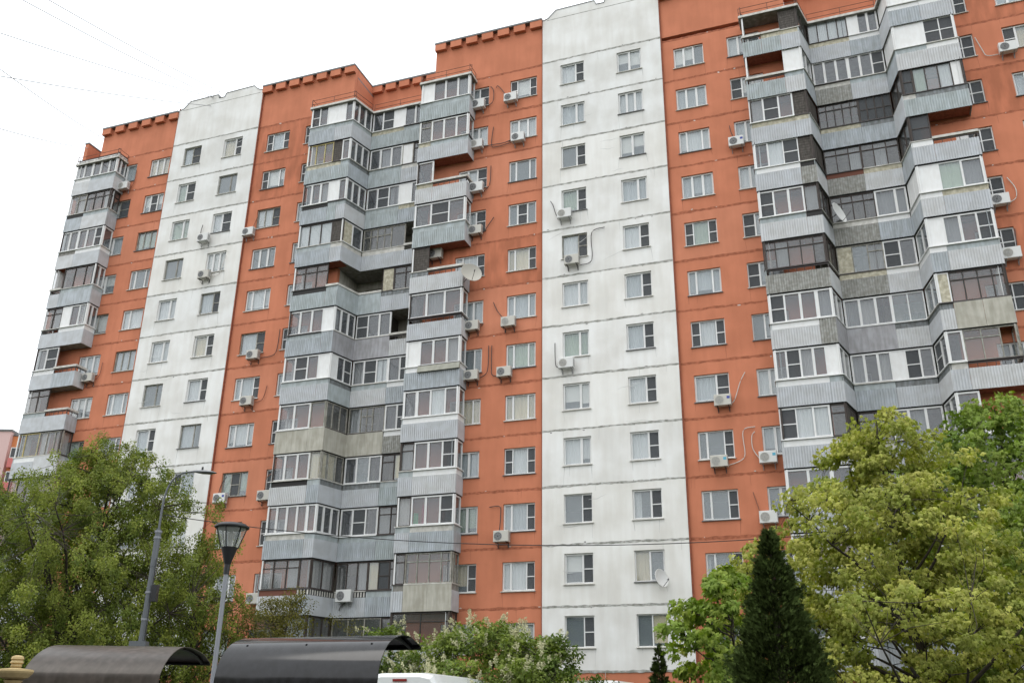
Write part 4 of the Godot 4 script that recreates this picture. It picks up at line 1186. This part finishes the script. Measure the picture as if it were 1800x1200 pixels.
# a van seen from behind; local -z is forwards
func van(called: String, label: String, at: Vector3, turn: float, height: float, length: float) -> void:
	var t := thing(called, label, "van", at, "")
	t.rotation.y = turn
	var w := 0.96
	var prev := []
	var prevs := []
	var mb := MB.new()
	# cross sections from the tail to the nose: z, roof height, half width at roof
	var st := [[0.0, height - 0.10, 0.78], [-0.06, height - 0.02, 0.84], [-0.3, height, 0.86], [-length * 0.5, height + 0.01, 0.86], [-length * 0.70, height - 0.04, 0.85], [-length * 0.80, height - 0.35, 0.78], [-length * 0.86, height * 0.48, 0.86], [-length * 0.97, height * 0.42, 0.84], [-length, height * 0.30, 0.80]]
	for q in st:
		var h: float = q[1]; var r: float = q[2]; var z: float = q[0]
		var ring := [Vector3(-w, 0.35, z), Vector3(-w, minf(1.2, h * 0.6), z), Vector3(-lerpf(w, r, 0.6), h - 0.22, z), Vector3(-r + 0.06, h - 0.05, z), Vector3(-r * 0.6, h, z), Vector3(r * 0.6, h, z), Vector3(r - 0.06, h - 0.05, z), Vector3(lerpf(w, r, 0.6), h - 0.22, z), Vector3(w, minf(1.2, h * 0.6), z), Vector3(w, 0.35, z)]
		if not prev.is_empty():
			for k in ring.size() - 1: mb.quad(prev[k], prev[k + 1], ring[k + 1], ring[k])
			mb.quad(prev[0], ring[0], ring[9], prev[9])
		else:
			for k in range(1, 9): mb.tri(ring[0], ring[k + 1], ring[k])
		prev = ring
	for k in range(1, 9): mb.tri(prev[0], prev[k], prev[k + 1])
	obj("body", mb.mesh(), "van_paint", t)
	for s in [-1.0, 1.0]:
		var T := Transform3D(Basis(), Vector3(s * 0.40, 0, 0.012))
		var dr := MB.new()
		dr.box(-0.37, 0.37, 0.5, height - 0.30, -0.02, 0.006)
		var dd := obj("rear_door", dr.mesh(), "van_paint", t, T.origin)
		bx("handle", dd, "black_metal", Transform3D(), -s * 0.33, -s * 0.33 + 0.1 * s if s > 0 else -s * 0.33 + 0.1, 1.15, 1.19, 0.006, 0.03)
		bx("window", dd, "car_glass", Transform3D(), -0.27, 0.27, height * 0.52, height * 0.78, 0.007, 0.012)
		bx("tail_light", t, "brake_red", Transform3D(), s * 0.86 - 0.06, s * 0.86 + 0.06, 0.75, 1.25, 0.004, 0.03)
		wheel(t, Vector3(s * 0.84, 0.335, -0.9)); wheel(t, Vector3(s * 0.84, 0.335, -length + 0.95))
		bx("side_window", t, "car_glass", Transform3D(), s * 0.965 - 0.006, s * 0.965 + 0.006, 1.35, 1.85, -length * 0.76, -length * 0.56)
	bx("brake_light", t, "brake_red", Transform3D(), -0.17, 0.17, height - 0.19, height - 0.14, -0.03, 0.025)
	bx("bumper", t, "ac_grey", Transform3D(), -0.93, 0.93, 0.33, 0.55, 0.0, 0.09)

func far_building() -> void:
	var t := thing("distant_apartment_building", "distant pink and orange apartment building at the left edge behind the trees", "building", Vector3(-92.5, 0, -37.0))
	t.rotation.y = 0.35
	bx("wall", t, "far_pink", Transform3D(), -14.0, 0.4, 0.0, 33.0, -12.0, 0.0)
	bx("wall", t, "far_orange", Transform3D(), 0.42, 9.0, 0.0, 32.6, -12.0, -0.6)
	bx("roof", t, "coping", Transform3D(), -14.1, 0.5, 33.0, 33.25, -12.1, 0.1)
	bx("roof", t, "coping", Transform3D(), 0.5, 9.1, 32.6, 32.85, -12.1, -0.5)
	for k in 9:
		var y := 29.8 - 2.85 * k
		var b := sub("balcony", t, Vector3(1.0, y, -0.6))
		bx("parapet", b, "far_red", Transform3D(), -0.1, 3.0, -1.2, -0.1, 0.01, 1.0)
		objt("frame", frame_mesh("W", 2.9, 1.25, "gggg"), "pvc", b, Transform3D(Basis(), Vector3(0.0, -0.09, 0.95)))
		pane(b, Transform3D(Basis(), Vector3(0.0, -0.09, 0.95)), 0.05, 2.85, 0.05, 1.2, "car_glass")
		var c := sub("balcony", t, Vector3(4.6, y, -0.6))
		bx("parapet", c, "far_red", Transform3D(), -0.1, 3.0, -1.2, -0.1, 0.01, 1.0)
		objt("frame", frame_mesh("W", 2.9, 1.25, "gggg"), "pvc", c, Transform3D(Basis(), Vector3(0.0, -0.09, 0.95)))
		pane(c, Transform3D(Basis(), Vector3(0.0, -0.09, 0.95)), 0.05, 2.85, 0.05, 1.2, "car_glass")
		for x in [-3.2, -7.2, -11.2]:
			var w := sub("window", t, Vector3(x, y, 0.0))
			objt("frame", frame_mesh("W", 1.6, 1.4, "gg"), "pvc", w, Transform3D(Basis(), Vector3(0, -0.1, 0.02)))
			pane(w, Transform3D(Basis(), Vector3(0, -0.1, 0.025)), 0.05, 1.55, 0.05, 1.35, "car_glass")

# ---------------------------------------------------------------- trees
func maple_leaf() -> ArrayMesh:
	var mb := MB.new()
	var o := [Vector2(0, 0.0), Vector2(0.22, -0.10), Vector2(0.50, 0.10), Vector2(0.34, 0.26), Vector2(0.56, 0.55), Vector2(0.22, 0.50), Vector2(0.0, 0.98)]
	var c := Vector3(0, 0.34, 0.06)
	var pts := []
	for q in o: pts.append(Vector3(q.x, q.y, -0.18 * q.length_squared()))
	for i in range(o.size() - 2, 0, -1): pts.append(Vector3(-o[i].x, o[i].y, -0.18 * o[i].length_squared()))
	for i in pts.size(): mb.tri(c, pts[i], pts[(i + 1) % pts.size()])
	return mb.mesh()

func oval_leaf(wd: float) -> ArrayMesh:
	var mb := MB.new()
	var a := Vector3.ZERO; var b := Vector3(0, 1, -0.12)
	var m := Vector3(0, 0.45, 0.0); var l := Vector3(-wd, 0.4, -0.1); var r := Vector3(wd, 0.4, -0.1)
	mb.tri(a, m, l); mb.tri(m, b, l); mb.tri(a, r, m); mb.tri(r, b, m)
	return mb.mesh()

func spray() -> ArrayMesh:
	var mb := MB.new()
	for k in 7:
		var a := (k - 3) * 0.34
		var base := Vector3(0, 0.10 * (3 - absf(k - 3.0)), 0)
		var d := Vector3(sin(a), cos(a), 0.12 * sin(k * 2.1)); var s := Vector3(cos(a), -sin(a), 0) * 0.055
		var L := 0.55 + 0.4 * (1.0 - absf(k - 3.0) / 3.0)
		mb.tri(base - s, base + s, base + d * L)
		mb.tri(base + d * L * 0.3 - s * 1.6, base + d * L * 0.3 + s * 1.6, base + d * L * 0.75)
	return mb.mesh()

func floret() -> ArrayMesh:
	var mb := MB.new()
	for k in 4:
		var a := TAU * k / 4.0
		var d := Vector3(cos(a), 0.25, sin(a)); var s := Vector3(-sin(a), 0, cos(a)) * 0.42
		mb.tri(Vector3.ZERO, d * 0.8 - s, d * 0.8 + s); mb.tri(d * 0.8 - s, d * 1.3, d * 0.8 + s)
	return mb.mesh()

func scatter(called: String, par: Node, m: Mesh, material: String, xf: Array, cols: Array) -> void:
	var mm := MultiMesh.new()
	mm.transform_format = MultiMesh.TRANSFORM_3D
	mm.use_colors = true
	mm.mesh = m
	mm.instance_count = xf.size()
	for i in xf.size():
		mm.set_instance_transform(i, xf[i]); mm.set_instance_color(i, cols[i])
	var o := MultiMeshInstance3D.new()
	o.name = called; o.multimesh = mm; o.material_override = M[material]
	o.set_meta("kind", "stuff")
	par.add_child(o, true)

func leaf_basis(tip: Vector3, nrm: Vector3, s: float) -> Basis:
	var y := tip.normalized()
	var x := y.cross(nrm)
	x = x.normalized() if x.length() > 0.05 else y.cross(Vector3(0.3, 0.9, 0.2)).normalized()
	return Basis(x * s, y * s, x.cross(y) * s)

func rvec() -> Vector3:
	while true:
		var v := Vector3(rng.randf_range(-1, 1), rng.randf_range(-1, 1), rng.randf_range(-1, 1))
		if v.length_squared() <= 1.0: return v
	return Vector3.ZERO

func prof_r(prof: Array, y: float) -> float:
	for i in prof.size() - 1:
		if y <= prof[i + 1].y: return lerpf(prof[i].x, prof[i + 1].x, clampf((y - prof[i].y) / (prof[i + 1].y - prof[i].y), 0, 1))
	return 0.0

# p: prof (radius, height) upwards, n clumps, leaves per clump, clump radius, leaf size, colours, droop, hollow, trunk radius, mains, bark, leaf mesh + material
func tree(called: String, label: String, cat: String, at: Vector3, p: Dictionary, group := "") -> Node3D:
	var t := thing(called, label, cat, at, group)
	rng.seed = hash(label)
	nz.seed = rng.randi() % 1000
	var prof: Array = p.prof
	var ylo: float = prof[0].y; var yhi: float = prof[-1].y
	var off: Vector3 = p.get("off", Vector3.ZERO)
	var rmax := 0.0
	for q in prof: rmax = maxf(rmax, q.x)
	var cl := []
	var tries := 0
	while cl.size() < int(p.n) and tries < 60000:
		tries += 1
		var y := rng.randf_range(ylo, yhi)
		var R := prof_r(prof, y)
		if rng.randf() > R / rmax + 0.05: continue
		var a := rng.randf() * TAU
		var lump: float = 1.0 + p.get("lump", 0.3) * (nz.get_noise_3d(cos(a) * 90.0, y * 45.0, sin(a) * 90.0) + 0.5 * nz.get_noise_3d(cos(a) * 220.0, y * 110.0, sin(a) * 220.0))
		var r := R * lump * pow(rng.randf(), p.get("hollow", 0.4))
		var f := (y - ylo) / (yhi - ylo)
		var c := Vector3(cos(a) * r, y, sin(a) * r) + off * (1.0 - f * 0.3)
		if nz.get_noise_3d(c.x * 40.0 + 500.0, c.y * 40.0, c.z * 40.0) < p.get("gap", -0.25): continue
		cl.append([c, a, r / maxf(R, 0.1)])
	# wood
	var trunk := MB.new()
	var tp := []
	var tr := []
	var tops: float = yhi - p.get("bare_top", 0.3)
	for i in 12:
		var f := i / 11.0
		tp.append(Vector3(0.12 * sin(f * 5.0 + at.x), tops * f, 0.10 * cos(f * 4.0 + at.z)) + off * f * 0.7); tr.append(maxf(p.trunk * (1.0 - 0.93 * f), 0.012))
	trunk.tube(tp, tr, 9)
	obj("trunk", trunk.mesh(), p.get("bark", "bark"), t)
	var wood := MB.new()
	var mains := []
	for i in mini(int(p.mains), cl.size()):
		var c: Vector3 = cl[i][0]
		var d := Vector2(c.x - off.x, c.z - off.z).length()
		var f := clampf((c.y - d * p.get("rise", 0.9)) / tops, 0.12, 0.95)
		var b: Vector3 = tp[int(f * 11)].lerp(tp[mini(int(f * 11) + 1, 11)], f * 11 - int(f * 11))
		var pts := []
		var rr := []
		for k in 7:
			var g := k / 6.0
			var q := b.lerp(c, g)
			q.y += sin(g * PI) * d * p.get("bow", -0.08)
			q += Vector3(nz.get_noise_2d(g * 90.0, i * 37.0), nz.get_noise_2d(g * 90.0, i * 71.0 + 300.0), nz.get_noise_2d(g * 90.0, i * 53.0 + 600.0)) * 0.22 * g * (1.0 if k < 6 else 0.0)
			pts.append(q); rr.append(lerpf(minf(p.trunk * 0.38, 0.014 + d * 0.018), 0.007, g))
		wood.tube(pts, rr, 5)
		mains.append_array(pts.slice(2))
	for i in range(mini(int(p.mains), cl.size()), cl.size()):
		var c: Vector3 = cl[i][0]
		var best := Vector3.ZERO
		var bd := 1e9
		for q in mains:
			var dd: float = c.distance_squared_to(q) + (0.6 if q.y > c.y else 0.0)
			if dd < bd: bd = dd; best = q
		var m := best.lerp(c, 0.5) + rvec() * 0.12 * sqrt(bd)
		wood.tube([best, m, c], [0.011, 0.007, 0.004], 4)
	obj("branches", wood.mesh(), p.get("bark", "bark"), t)
	# leaves
	var xf := []
	var co := []
	var ls: float = p.leaf
	var cr: float = p.cr
	for q in cl:
		var c: Vector3 = q[0]
		var outw := Vector3(cos(q[1]), 0, sin(q[1]))
		var k0: float = rng.randf()
		var base: Color = (p.c0 as Color).lerp(p.c1, k0)
		var nl := int(p.per * rng.randf_range(0.6, 1.4))
		var sz := cr * rng.randf_range(0.65, 1.25)
		for i in nl:
			var v := rvec()
			v = v * Vector3(sz, sz * p.get("flat", 0.65), sz)
			if p.has("hang"):
				v.y -= rng.randf() * p.hang; v.x *= 0.6; v.z *= 0.6
			var tip: Vector3 = outw * rng.randf_range(0.0, 1.0) + rvec() * 0.8 - Vector3.UP * p.get("droop", 0.5) * rng.randf_range(0.4, 1.4)
			var nrm: Vector3 = Vector3.UP * p.get("up", 0.8) + rvec() * 0.9 + outw * 0.3
			xf.append(Transform3D(leaf_basis(tip, nrm, ls * rng.randf_range(0.45, 1.3)), c + v))
			var j := rng.randf_range(0.78, 1.22)
			co.append(Color(base.r * j, base.g * j * rng.randf_range(0.95, 1.05), base.b * j))
	scatter("crown", t, p.mesh, p.mat, xf, co)
	if p.has("bloom"):
		var bx_ := []
		var bc := []
		for q in cl:
			if q[2] < 0.55 or rng.randf() > p.bloom: continue
			var c: Vector3 = q[0] + Vector3(cos(q[1]), 0.8, sin(q[1])) * cr * 0.6
			var ax := (Vector3.UP + rvec() * 0.5 + Vector3(cos(q[1]), 0, sin(q[1])) * 0.4).normalized()
			for s in 3 + rng.randi() % 2:
				var cc := c + rvec() * cr * 0.7
				for i in 34:
					var f := rng.randf()
					var rad := 0.065 * (1.0 - f) + 0.02
					var pos := cc + ax * f * 0.16 + rvec() * rad
					bx_.append(Transform3D(leaf_basis(rvec(), rvec(), 0.017), pos))
					var j := rng.randf_range(0.8, 1.1)
					bc.append(Color(0.62 * j, 0.60 * j, 0.38 * j))
		scatter("blossom", t, floret(), "petal", bx_, bc)
	return t

func conifer(called: String, label: String, at: Vector3, h: float, r: float, n: int, s: float, lean: float) -> void:
	var t := thing(called, label, "conifer", at)
	rng.seed = hash(label)
	var tr := MB.new()
	tr.tube([Vector3.ZERO, Vector3(0.02, h * 0.5, 0), Vector3(0, h * 0.97, 0)], [r * 0.09, r * 0.06, 0.01], 8)
	obj("trunk", tr.mesh(), "bark", t)
	var xf := []
	var co := []
	var wood := MB.new()
	var per := 26 if r > 0.8 else 14
	for i in n / per:
		var y := h * (1.0 - sqrt(rng.randf())) * 0.97 + 0.05
		if i % 6 == 0: y = h * rng.randf_range(0.5, 0.99)
		var f := y / h
		var a := rng.randf() * TAU
		var lump := 1.0 + minf(r, 1.0) * 0.30 * nz.get_noise_3d(cos(a) * 110.0, y * 60.0, sin(a) * 110.0) + 0.25 * nz.get_noise_3d(cos(a) * 260.0, y * 170.0, sin(a) * 260.0)
		var R := r * minf((1.0 - f) * 1.38, 0.97) * lump * rng.randf_range(0.9, 1.08)
		var rr := R * pow(rng.randf(), 0.25)
		var outw := Vector3(cos(a), 0, sin(a))
		var c := outw * rr + Vector3(lean * f * h, y, 0)
		var size := r * (0.05 + 0.18 * (1.0 - f)) * rng.randf_range(0.7, 1.4)
		var dirc := (outw * rng.randf_range(0.5, 1.2) + Vector3.UP * rng.randf_range(0.4, 1.0)).normalized()
		var j0 := rng.randf_range(0.55, 1.8)
		for k in per:
			var v := rvec() * size
			var tip := dirc + rvec() * 0.75
			var side := outw.cross(Vector3.UP) + rvec() * 0.9
			xf.append(Transform3D(leaf_basis(tip, side, s * rng.randf_range(0.5, 1.25)), c + v + dirc * rng.randf() * size))
			var j := j0 * rng.randf_range(0.75, 1.25)
			co.append(Color(0.046 * j, 0.066 * j, 0.018 * j))
		if i % 4 == 0: wood.tube([Vector3(lean * f * h, y - rr * 0.4, 0), c], [0.012, 0.004], 4)
	obj("branches", wood.mesh(), "bark", t)
	scatter("crown", t, spray(), "needle", xf, co)

func build_trees() -> void:
	var ml := maple_leaf()
	var yb0 := Color(0.44, 0.43, 0.105); var yb1 := Color(0.265, 0.295, 0.064)
	tree("maple_tree", "big yellow-green maple in fresh leaf in front of the right-hand balconies", "tree", Vector3(1.25, 0, 18.6), {
		"prof": [Vector2(2.2, 1.2), Vector2(3.5, 2.4), Vector2(3.7, 4.0), Vector2(3.45, 5.1), Vector2(2.7, 6.2), Vector2(1.85, 7.0), Vector2(1.25, 7.9), Vector2(0.95, 8.5), Vector2(0.2, 9.1)],
		"off": Vector3(-0.65, 0, 0.0), "n": 800, "per": 80, "cr": 0.33, "leaf": 0.098, "c0": yb0, "c1": yb1, "trunk": 0.17, "mains": 60, "mesh": ml, "mat": "leaf_maple", "droop": 1.1, "up": 0.55, "lump": 0.8, "hollow": 0.42, "gap": -0.03, "rise": 0.85})
	tree("maple_tree", "darker green maple at the right edge behind the yellow-green maple", "tree", Vector3(4.3, 0, 9.6), {
		"prof": [Vector2(2.5, 4.0), Vector2(3.9, 6.0), Vector2(3.9, 8.0), Vector2(3.1, 9.4), Vector2(2.2, 10.5), Vector2(1.3, 11.3), Vector2(0.3, 11.8)],
		"off": Vector3(0.6, 0, 0.0), "n": 420, "per": 62, "cr": 0.48, "leaf": 0.15, "c0": Color(0.235, 0.30, 0.055), "c1": Color(0.15, 0.225, 0.042), "trunk": 0.2, "mains": 50, "mesh": ml, "mat": "leaf_dark", "droop": 0.8, "lump": 0.5, "hollow": 0.4, "gap": -0.25})
	tree("maple_tree", "dense bright green maple at the bottom right corner beside the yellow-green maple", "tree", Vector3(5.0, 0, 15.5), {
		"prof": [Vector2(2.0, 1.0), Vector2(2.9, 3.0), Vector2(2.9, 5.0), Vector2(2.2, 6.4), Vector2(1.0, 7.4), Vector2(0.2, 7.8)],
		"n": 260, "per": 62, "cr": 0.42, "leaf": 0.13, "c0": Color(0.21, 0.26, 0.046), "c1": Color(0.14, 0.21, 0.04), "trunk": 0.15, "mains": 40, "mesh": ml, "mat": "leaf_dark", "droop": 0.8, "lump": 0.4})
	tree("young_maple", "young bright green maple just left of the dark conifer", "tree", Vector3(-2.55, 0, 23.0), {
		"prof": [Vector2(0.8, 0.9), Vector2(1.15, 2.2), Vector2(1.1, 3.1), Vector2(0.85, 3.8), Vector2(0.55, 4.3), Vector2(0.15, 4.75)],
		"off": Vector3(-0.12, 0, 0), "n": 120, "per": 48, "cr": 0.24, "leaf": 0.12, "c0": Color(0.27, 0.33, 0.055), "c1": Color(0.18, 0.26, 0.045), "trunk": 0.06, "mains": 30, "mesh": ml, "mat": "leaf_maple", "droop": 1.0, "lump": 0.55, "gap": -0.12})
	var bl := oval_leaf(0.36)
	var g0 := Color(0.27, 0.30, 0.055); var g1 := Color(0.115, 0.155, 0.03)
	tree("birch_tree", "large birch with fine hanging olive leaves in front of the left white bay", "tree", Vector3(-22.2, 0, 19.8), {
		"prof": [Vector2(2.6, 1.5), Vector2(3.7, 3.2), Vector2(4.0, 5.0), Vector2(3.7, 6.6), Vector2(3.0, 7.8), Vector2(2.3, 8.5), Vector2(1.5, 9.2), Vector2(0.6, 9.9)],
		"off": Vector3(0.5, 0, 0), "n": 1700, "per": 140, "cr": 0.38, "leaf": 0.066, "c0": g0, "c1": g1, "trunk": 0.16, "mains": 70, "bark": "bark", "mesh": bl, "mat": "leaf_birch", "droop": 0.7, "hang": 0.12, "flat": 0.7, "lump": 0.75, "hollow": 0.5, "gap": -0.2, "rise": 1.1, "bow": 0.12}, "birches in front of the left part of the block")
	tree("birch_tree", "loose birch right of the street lamp, the white wall showing through its leaves", "tree", Vector3(-19.1, 0, 18.4), {
		"prof": [Vector2(1.3, 1.5), Vector2(1.8, 3.0), Vector2(1.7, 4.4), Vector2(1.35, 5.4), Vector2(0.9, 6.2), Vector2(0.5, 6.7), Vector2(0.15, 7.1)],
		"n": 330, "per": 110, "cr": 0.34, "leaf": 0.062, "c0": g0, "c1": g1, "trunk": 0.10, "mains": 40, "mesh": bl, "mat": "leaf_birch", "droop": 1.2, "hang": 0.3, "flat": 0.8, "lump": 0.6, "hollow": 0.6, "gap": -0.1, "rise": 1.1, "bow": 0.12}, "birches in front of the left part of the block")
	tree("birch_tree", "birch cut by the left edge of the picture", "tree", Vector3(-25.6, 0, 21.0), {
		"prof": [Vector2(1.8, 1.5), Vector2(2.5, 3.2), Vector2(2.6, 5.0), Vector2(2.2, 6.8), Vector2(1.3, 8.0), Vector2(0.4, 8.7)],
		"n": 520, "per": 130, "cr": 0.40, "leaf": 0.062, "c0": g0, "c1": g1, "trunk": 0.13, "mains": 40, "mesh": bl, "mat": "leaf_birch", "droop": 1.2, "hang": 0.25, "flat": 0.8, "lump": 0.5, "hollow": 0.5, "gap": -0.2, "rise": 1.1, "bow": 0.12}, "birches in front of the left part of the block")
	tree("rowan_shrub", "brownish olive shrub between the lantern and the lowest balconies", "shrub", Vector3(-17.0, 0, 16.4), {
		"prof": [Vector2(1.2, 0.6), Vector2(1.9, 2.2), Vector2(1.9, 3.6), Vector2(1.5, 4.6), Vector2(0.5, 5.4)],
		"n": 420, "per": 95, "cr": 0.34, "leaf": 0.06, "c0": Color(0.17, 0.15, 0.032), "c1": Color(0.11, 0.105, 0.026), "trunk": 0.07, "mains": 40, "mesh": bl, "mat": "leaf_birch", "lump": 0.5, "hollow": 0.5, "gap": -0.15})
	var ll := oval_leaf(0.42)
	tree("lilac_bush", "wide lilac bush with cream blossom behind the white van", "bush", Vector3(-9.5, 0, 18.3), {
		"prof": [Vector2(1.8, 0.3), Vector2(2.3, 1.4), Vector2(2.3, 2.6), Vector2(1.9, 3.25), Vector2(1.2, 3.75), Vector2(0.4, 4.1)],
		"n": 760, "per": 80, "cr": 0.30, "leaf": 0.085, "c0": Color(0.24, 0.29, 0.06), "c1": Color(0.13, 0.185, 0.042), "trunk": 0.06, "mains": 40, "mesh": ll, "mat": "leaf_lilac", "droop": 0.3, "lump": 0.5, "hollow": 0.35, "gap": -0.3, "bloom": 0.45}, "lilac bushes by the block")
	tree("lilac_bush", "lower lilac bush with few blossoms, right end of the hedge under the white bay", "bush", Vector3(-8.0, 0, 17.6), {
		"prof": [Vector2(1.2, 0.3), Vector2(1.5, 1.4), Vector2(1.4, 2.3), Vector2(1.0, 3.1), Vector2(0.3, 3.75)],
		"n": 420, "per": 80, "cr": 0.28, "leaf": 0.08, "c0": Color(0.15, 0.20, 0.04), "c1": Color(0.085, 0.13, 0.03), "trunk": 0.05, "mains": 30, "mesh": ll, "mat": "leaf_lilac", "droop": 0.3, "lump": 0.5, "hollow": 0.35, "gap": -0.25, "bloom": 0.08}, "lilac bushes by the block")
	tree("lilac_bush", "lilac bush with cream blossom at the right end of the canopy", "bush", Vector3(-12.6, 0, 18.4), {
		"prof": [Vector2(1.1, 0.3), Vector2(1.4, 1.4), Vector2(1.3, 2.6), Vector2(0.9, 3.4), Vector2(0.3, 4.1)],
		"n": 190, "per": 75, "cr": 0.28, "leaf": 0.085, "c0": Color(0.17, 0.22, 0.045), "c1": Color(0.09, 0.14, 0.033), "trunk": 0.05, "mains": 30, "mesh": ll, "mat": "leaf_lilac", "droop": 0.3, "lump": 0.5, "hollow": 0.35, "gap": -0.25, "bloom": 0.4}, "lilac bushes by the block")
	conifer("thuja", "tall dark pointed conifer in front of the yellow-green maple", Vector3(-1.50, 0, 25.04), 4.95, 1.02, 42000, 0.085, 0.0)
	conifer("thuja", "small dark pointed conifer before the foot of the white bay", Vector3(-4.87, 0, 18.87), 3.5, 0.52, 11000, 0.085, 0.0)

# ---------------------------------------------------------------- setting
func ground_sheet(called: String, x0: float, x1: float, z0: float, z1: float, y: float, material: String) -> void:
	var mb := MB.new()
	mb.quad(Vector3(x0, y, z1), Vector3(x1, y, z1), Vector3(x1, y, z0), Vector3(x0, y, z0))
	var o := obj(called, mb.mesh(), material, self)
	o.set_meta("kind", "structure")

func _ready() -> void:
	rng.seed = 20240517
	nz.seed = 11; nz.frequency = 0.02; nz.fractal_octaves = 2
	# camera
	var cam := Camera3D.new()
	cam.name = "camera"
	cam.fov = 39.888
	cam.near = 0.1; cam.far = 900.0
	cam.transform = Transform3D(camera_basis(), Vector3(0, 1.6, 42.646))
	add_child(cam)
	cam.current = true
	# sky and light: a bright even overcast
	var env := Environment.new()
	env.background_mode = Environment.BG_SKY
	var sm := ProceduralSkyMaterial.new()
	sm.sky_top_color = Color(0.93, 0.95, 0.97)
	sm.sky_horizon_color = Color(0.97, 0.975, 0.98)
	sm.sky_curve = 0.2
	sm.ground_bottom_color = Color(0.32, 0.33, 0.31)
	sm.ground_horizon_color = Color(0.55, 0.56, 0.55)
	sm.sun_angle_max = 1.0
	var sky := Sky.new()
	sky.sky_material = sm
	env.sky = sky
	env.background_energy_multiplier = 1.42
	env.tonemap_mode = Environment.TONE_MAPPER_LINEAR
	env.tonemap_exposure = 1.40
	env.sdfgi_enabled = true; env.ssao_enabled = true; env.ssil_enabled = true
	var we := WorldEnvironment.new()
	we.name = "world"
	we.environment = env
	add_child(we)
	var sun := DirectionalLight3D.new()
	sun.name = "sun"
	sun.light_energy = 0.25
	sun.light_angular_distance = 34.0
	sun.light_color = Color(1.0, 0.98, 0.95)
	sun.shadow_enabled = true
	sun.sky_mode = DirectionalLight3D.SKY_MODE_LIGHT_ONLY
	sun.transform = Transform3D(Basis.looking_at(Vector3(0.30, -1.0, -0.32)), Vector3.ZERO)
	add_child(sun)

	unit_box = BoxMesh.new(); unit_box.size = Vector3.ONE
	var q := MB.new()
	q.quad(Vector3.ZERO, Vector3(1, 0, 0), Vector3(1, 1, 0), Vector3(0, 1, 0))
	q.quad(Vector3(0, 0, -0.018), Vector3(1, 0, -0.018), Vector3(1, 1, -0.018), Vector3(0, 1, -0.018))
	unit_quad = q.mesh()
	make_materials()

	ground_sheet("ground", -700, 700, -700, 700, 0.0, "grass")
	ground_sheet("road", -120, 120, 26.5, 60, 0.004, "asphalt")
	ground_sheet("pavement", -60, 40, 1.5, 6.0, 0.008, "asphalt")
	var kb := bx("kerb", self, "kerb", Transform3D(), -120.0, 120.0, 0.0, 0.13, 26.3, 26.5)
	kb.set_meta("kind", "structure")

	# added unseen belt behind the camera, shaped to darken reflections in panes and sheets
	var belt := MB.new()
	var prevb := []
	for i in 71:
		var row := []
		for j in 9:
			var x := -140.0 + 4.0 * i
			var f := j / 8.0
			row.append(Vector3(x + 2.0 * nz.get_noise_2d(i * 40.0, j * 60.0), 17.0 * f * (1.0 + 0.4 * nz.get_noise_2d(i * 23.0, 7.0)), 76.0 + 5.0 * nz.get_noise_2d(i * 37.0 + 90.0, j * 41.0) + 6.0 * f * f))
		if i > 0:
			for j in 8: belt.quad(row[j], prevb[j], prevb[j + 1], row[j + 1])
		prevb = row
	var bo := obj("added_dark_belt", belt.mesh(), "grass", self)
	tag(bo, "added unseen dark belt behind the camera, standing in for trees to darken reflections", "trees")
	bo.set_meta("kind", "stuff")
	build_block()
	far_building()
	build_wall_things()
	sheet_roof("canopy", "left brownish curved smoky sheet canopy behind the stone finial", Vector3(-11.35 + 0.333, 0, 31.17 + 0.921), Vector3(0.937, 0, -0.349), 1.89,
		[Vector2(0.0, 0.9), Vector2(0.0, 1.6), Vector2(0.02, 2.1), Vector2(0.07, 2.25), Vector2(0.3, 2.44), Vector2(0.64, 2.58), Vector2(0.98, 2.64), Vector2(1.38, 2.645), Vector2(1.9, 2.60), Vector2(2.28, 2.50)], "smoky_sheet")
	sheet_roof("canopy", "right grey curved smoky sheet canopy at the bottom centre, nearest the camera", Vector3(-8.22, 0, 31.6), Vector3(1, 0, 0), 2.42,
		[Vector2(0.0, 0.9), Vector2(0.0, 1.6), Vector2(0.01, 2.08), Vector2(0.05, 2.30), Vector2(0.14, 2.45), Vector2(0.26, 2.57), Vector2(0.41, 2.645), Vector2(0.61, 2.70), Vector2(0.83, 2.71), Vector2(1.02, 2.67), Vector2(1.22, 2.61)], "smoky_sheet_cool")
	street_lamp()
	lantern()
	urn()
	van("white_van", "white van seen from behind in front of the lilac bush", Vector3(-9.95, 0, 22.6), 0.0, 2.70, 5.4)
	van("parked_van", "pale vehicle roof just showing at the foot of the white bay", Vector3(-6.2, 0, 16.4), 1.45, 2.78, 4.8)
	cable("overhead_cable", Vector3(-16.6, 6.5, 23.2), Vector3(0.95, 6.1, 18.7), 0.60, 0.011, "dark cable strung from the street lamp across the lower floors to the right")
	build_trees()

func camera_basis() -> Basis:
	return Basis(Vector3(0.939880, 0.013280, -0.341247), Vector3(0.117860, 0.925235, 0.360624), Vector3(0.320522, -0.379163, 0.868044))
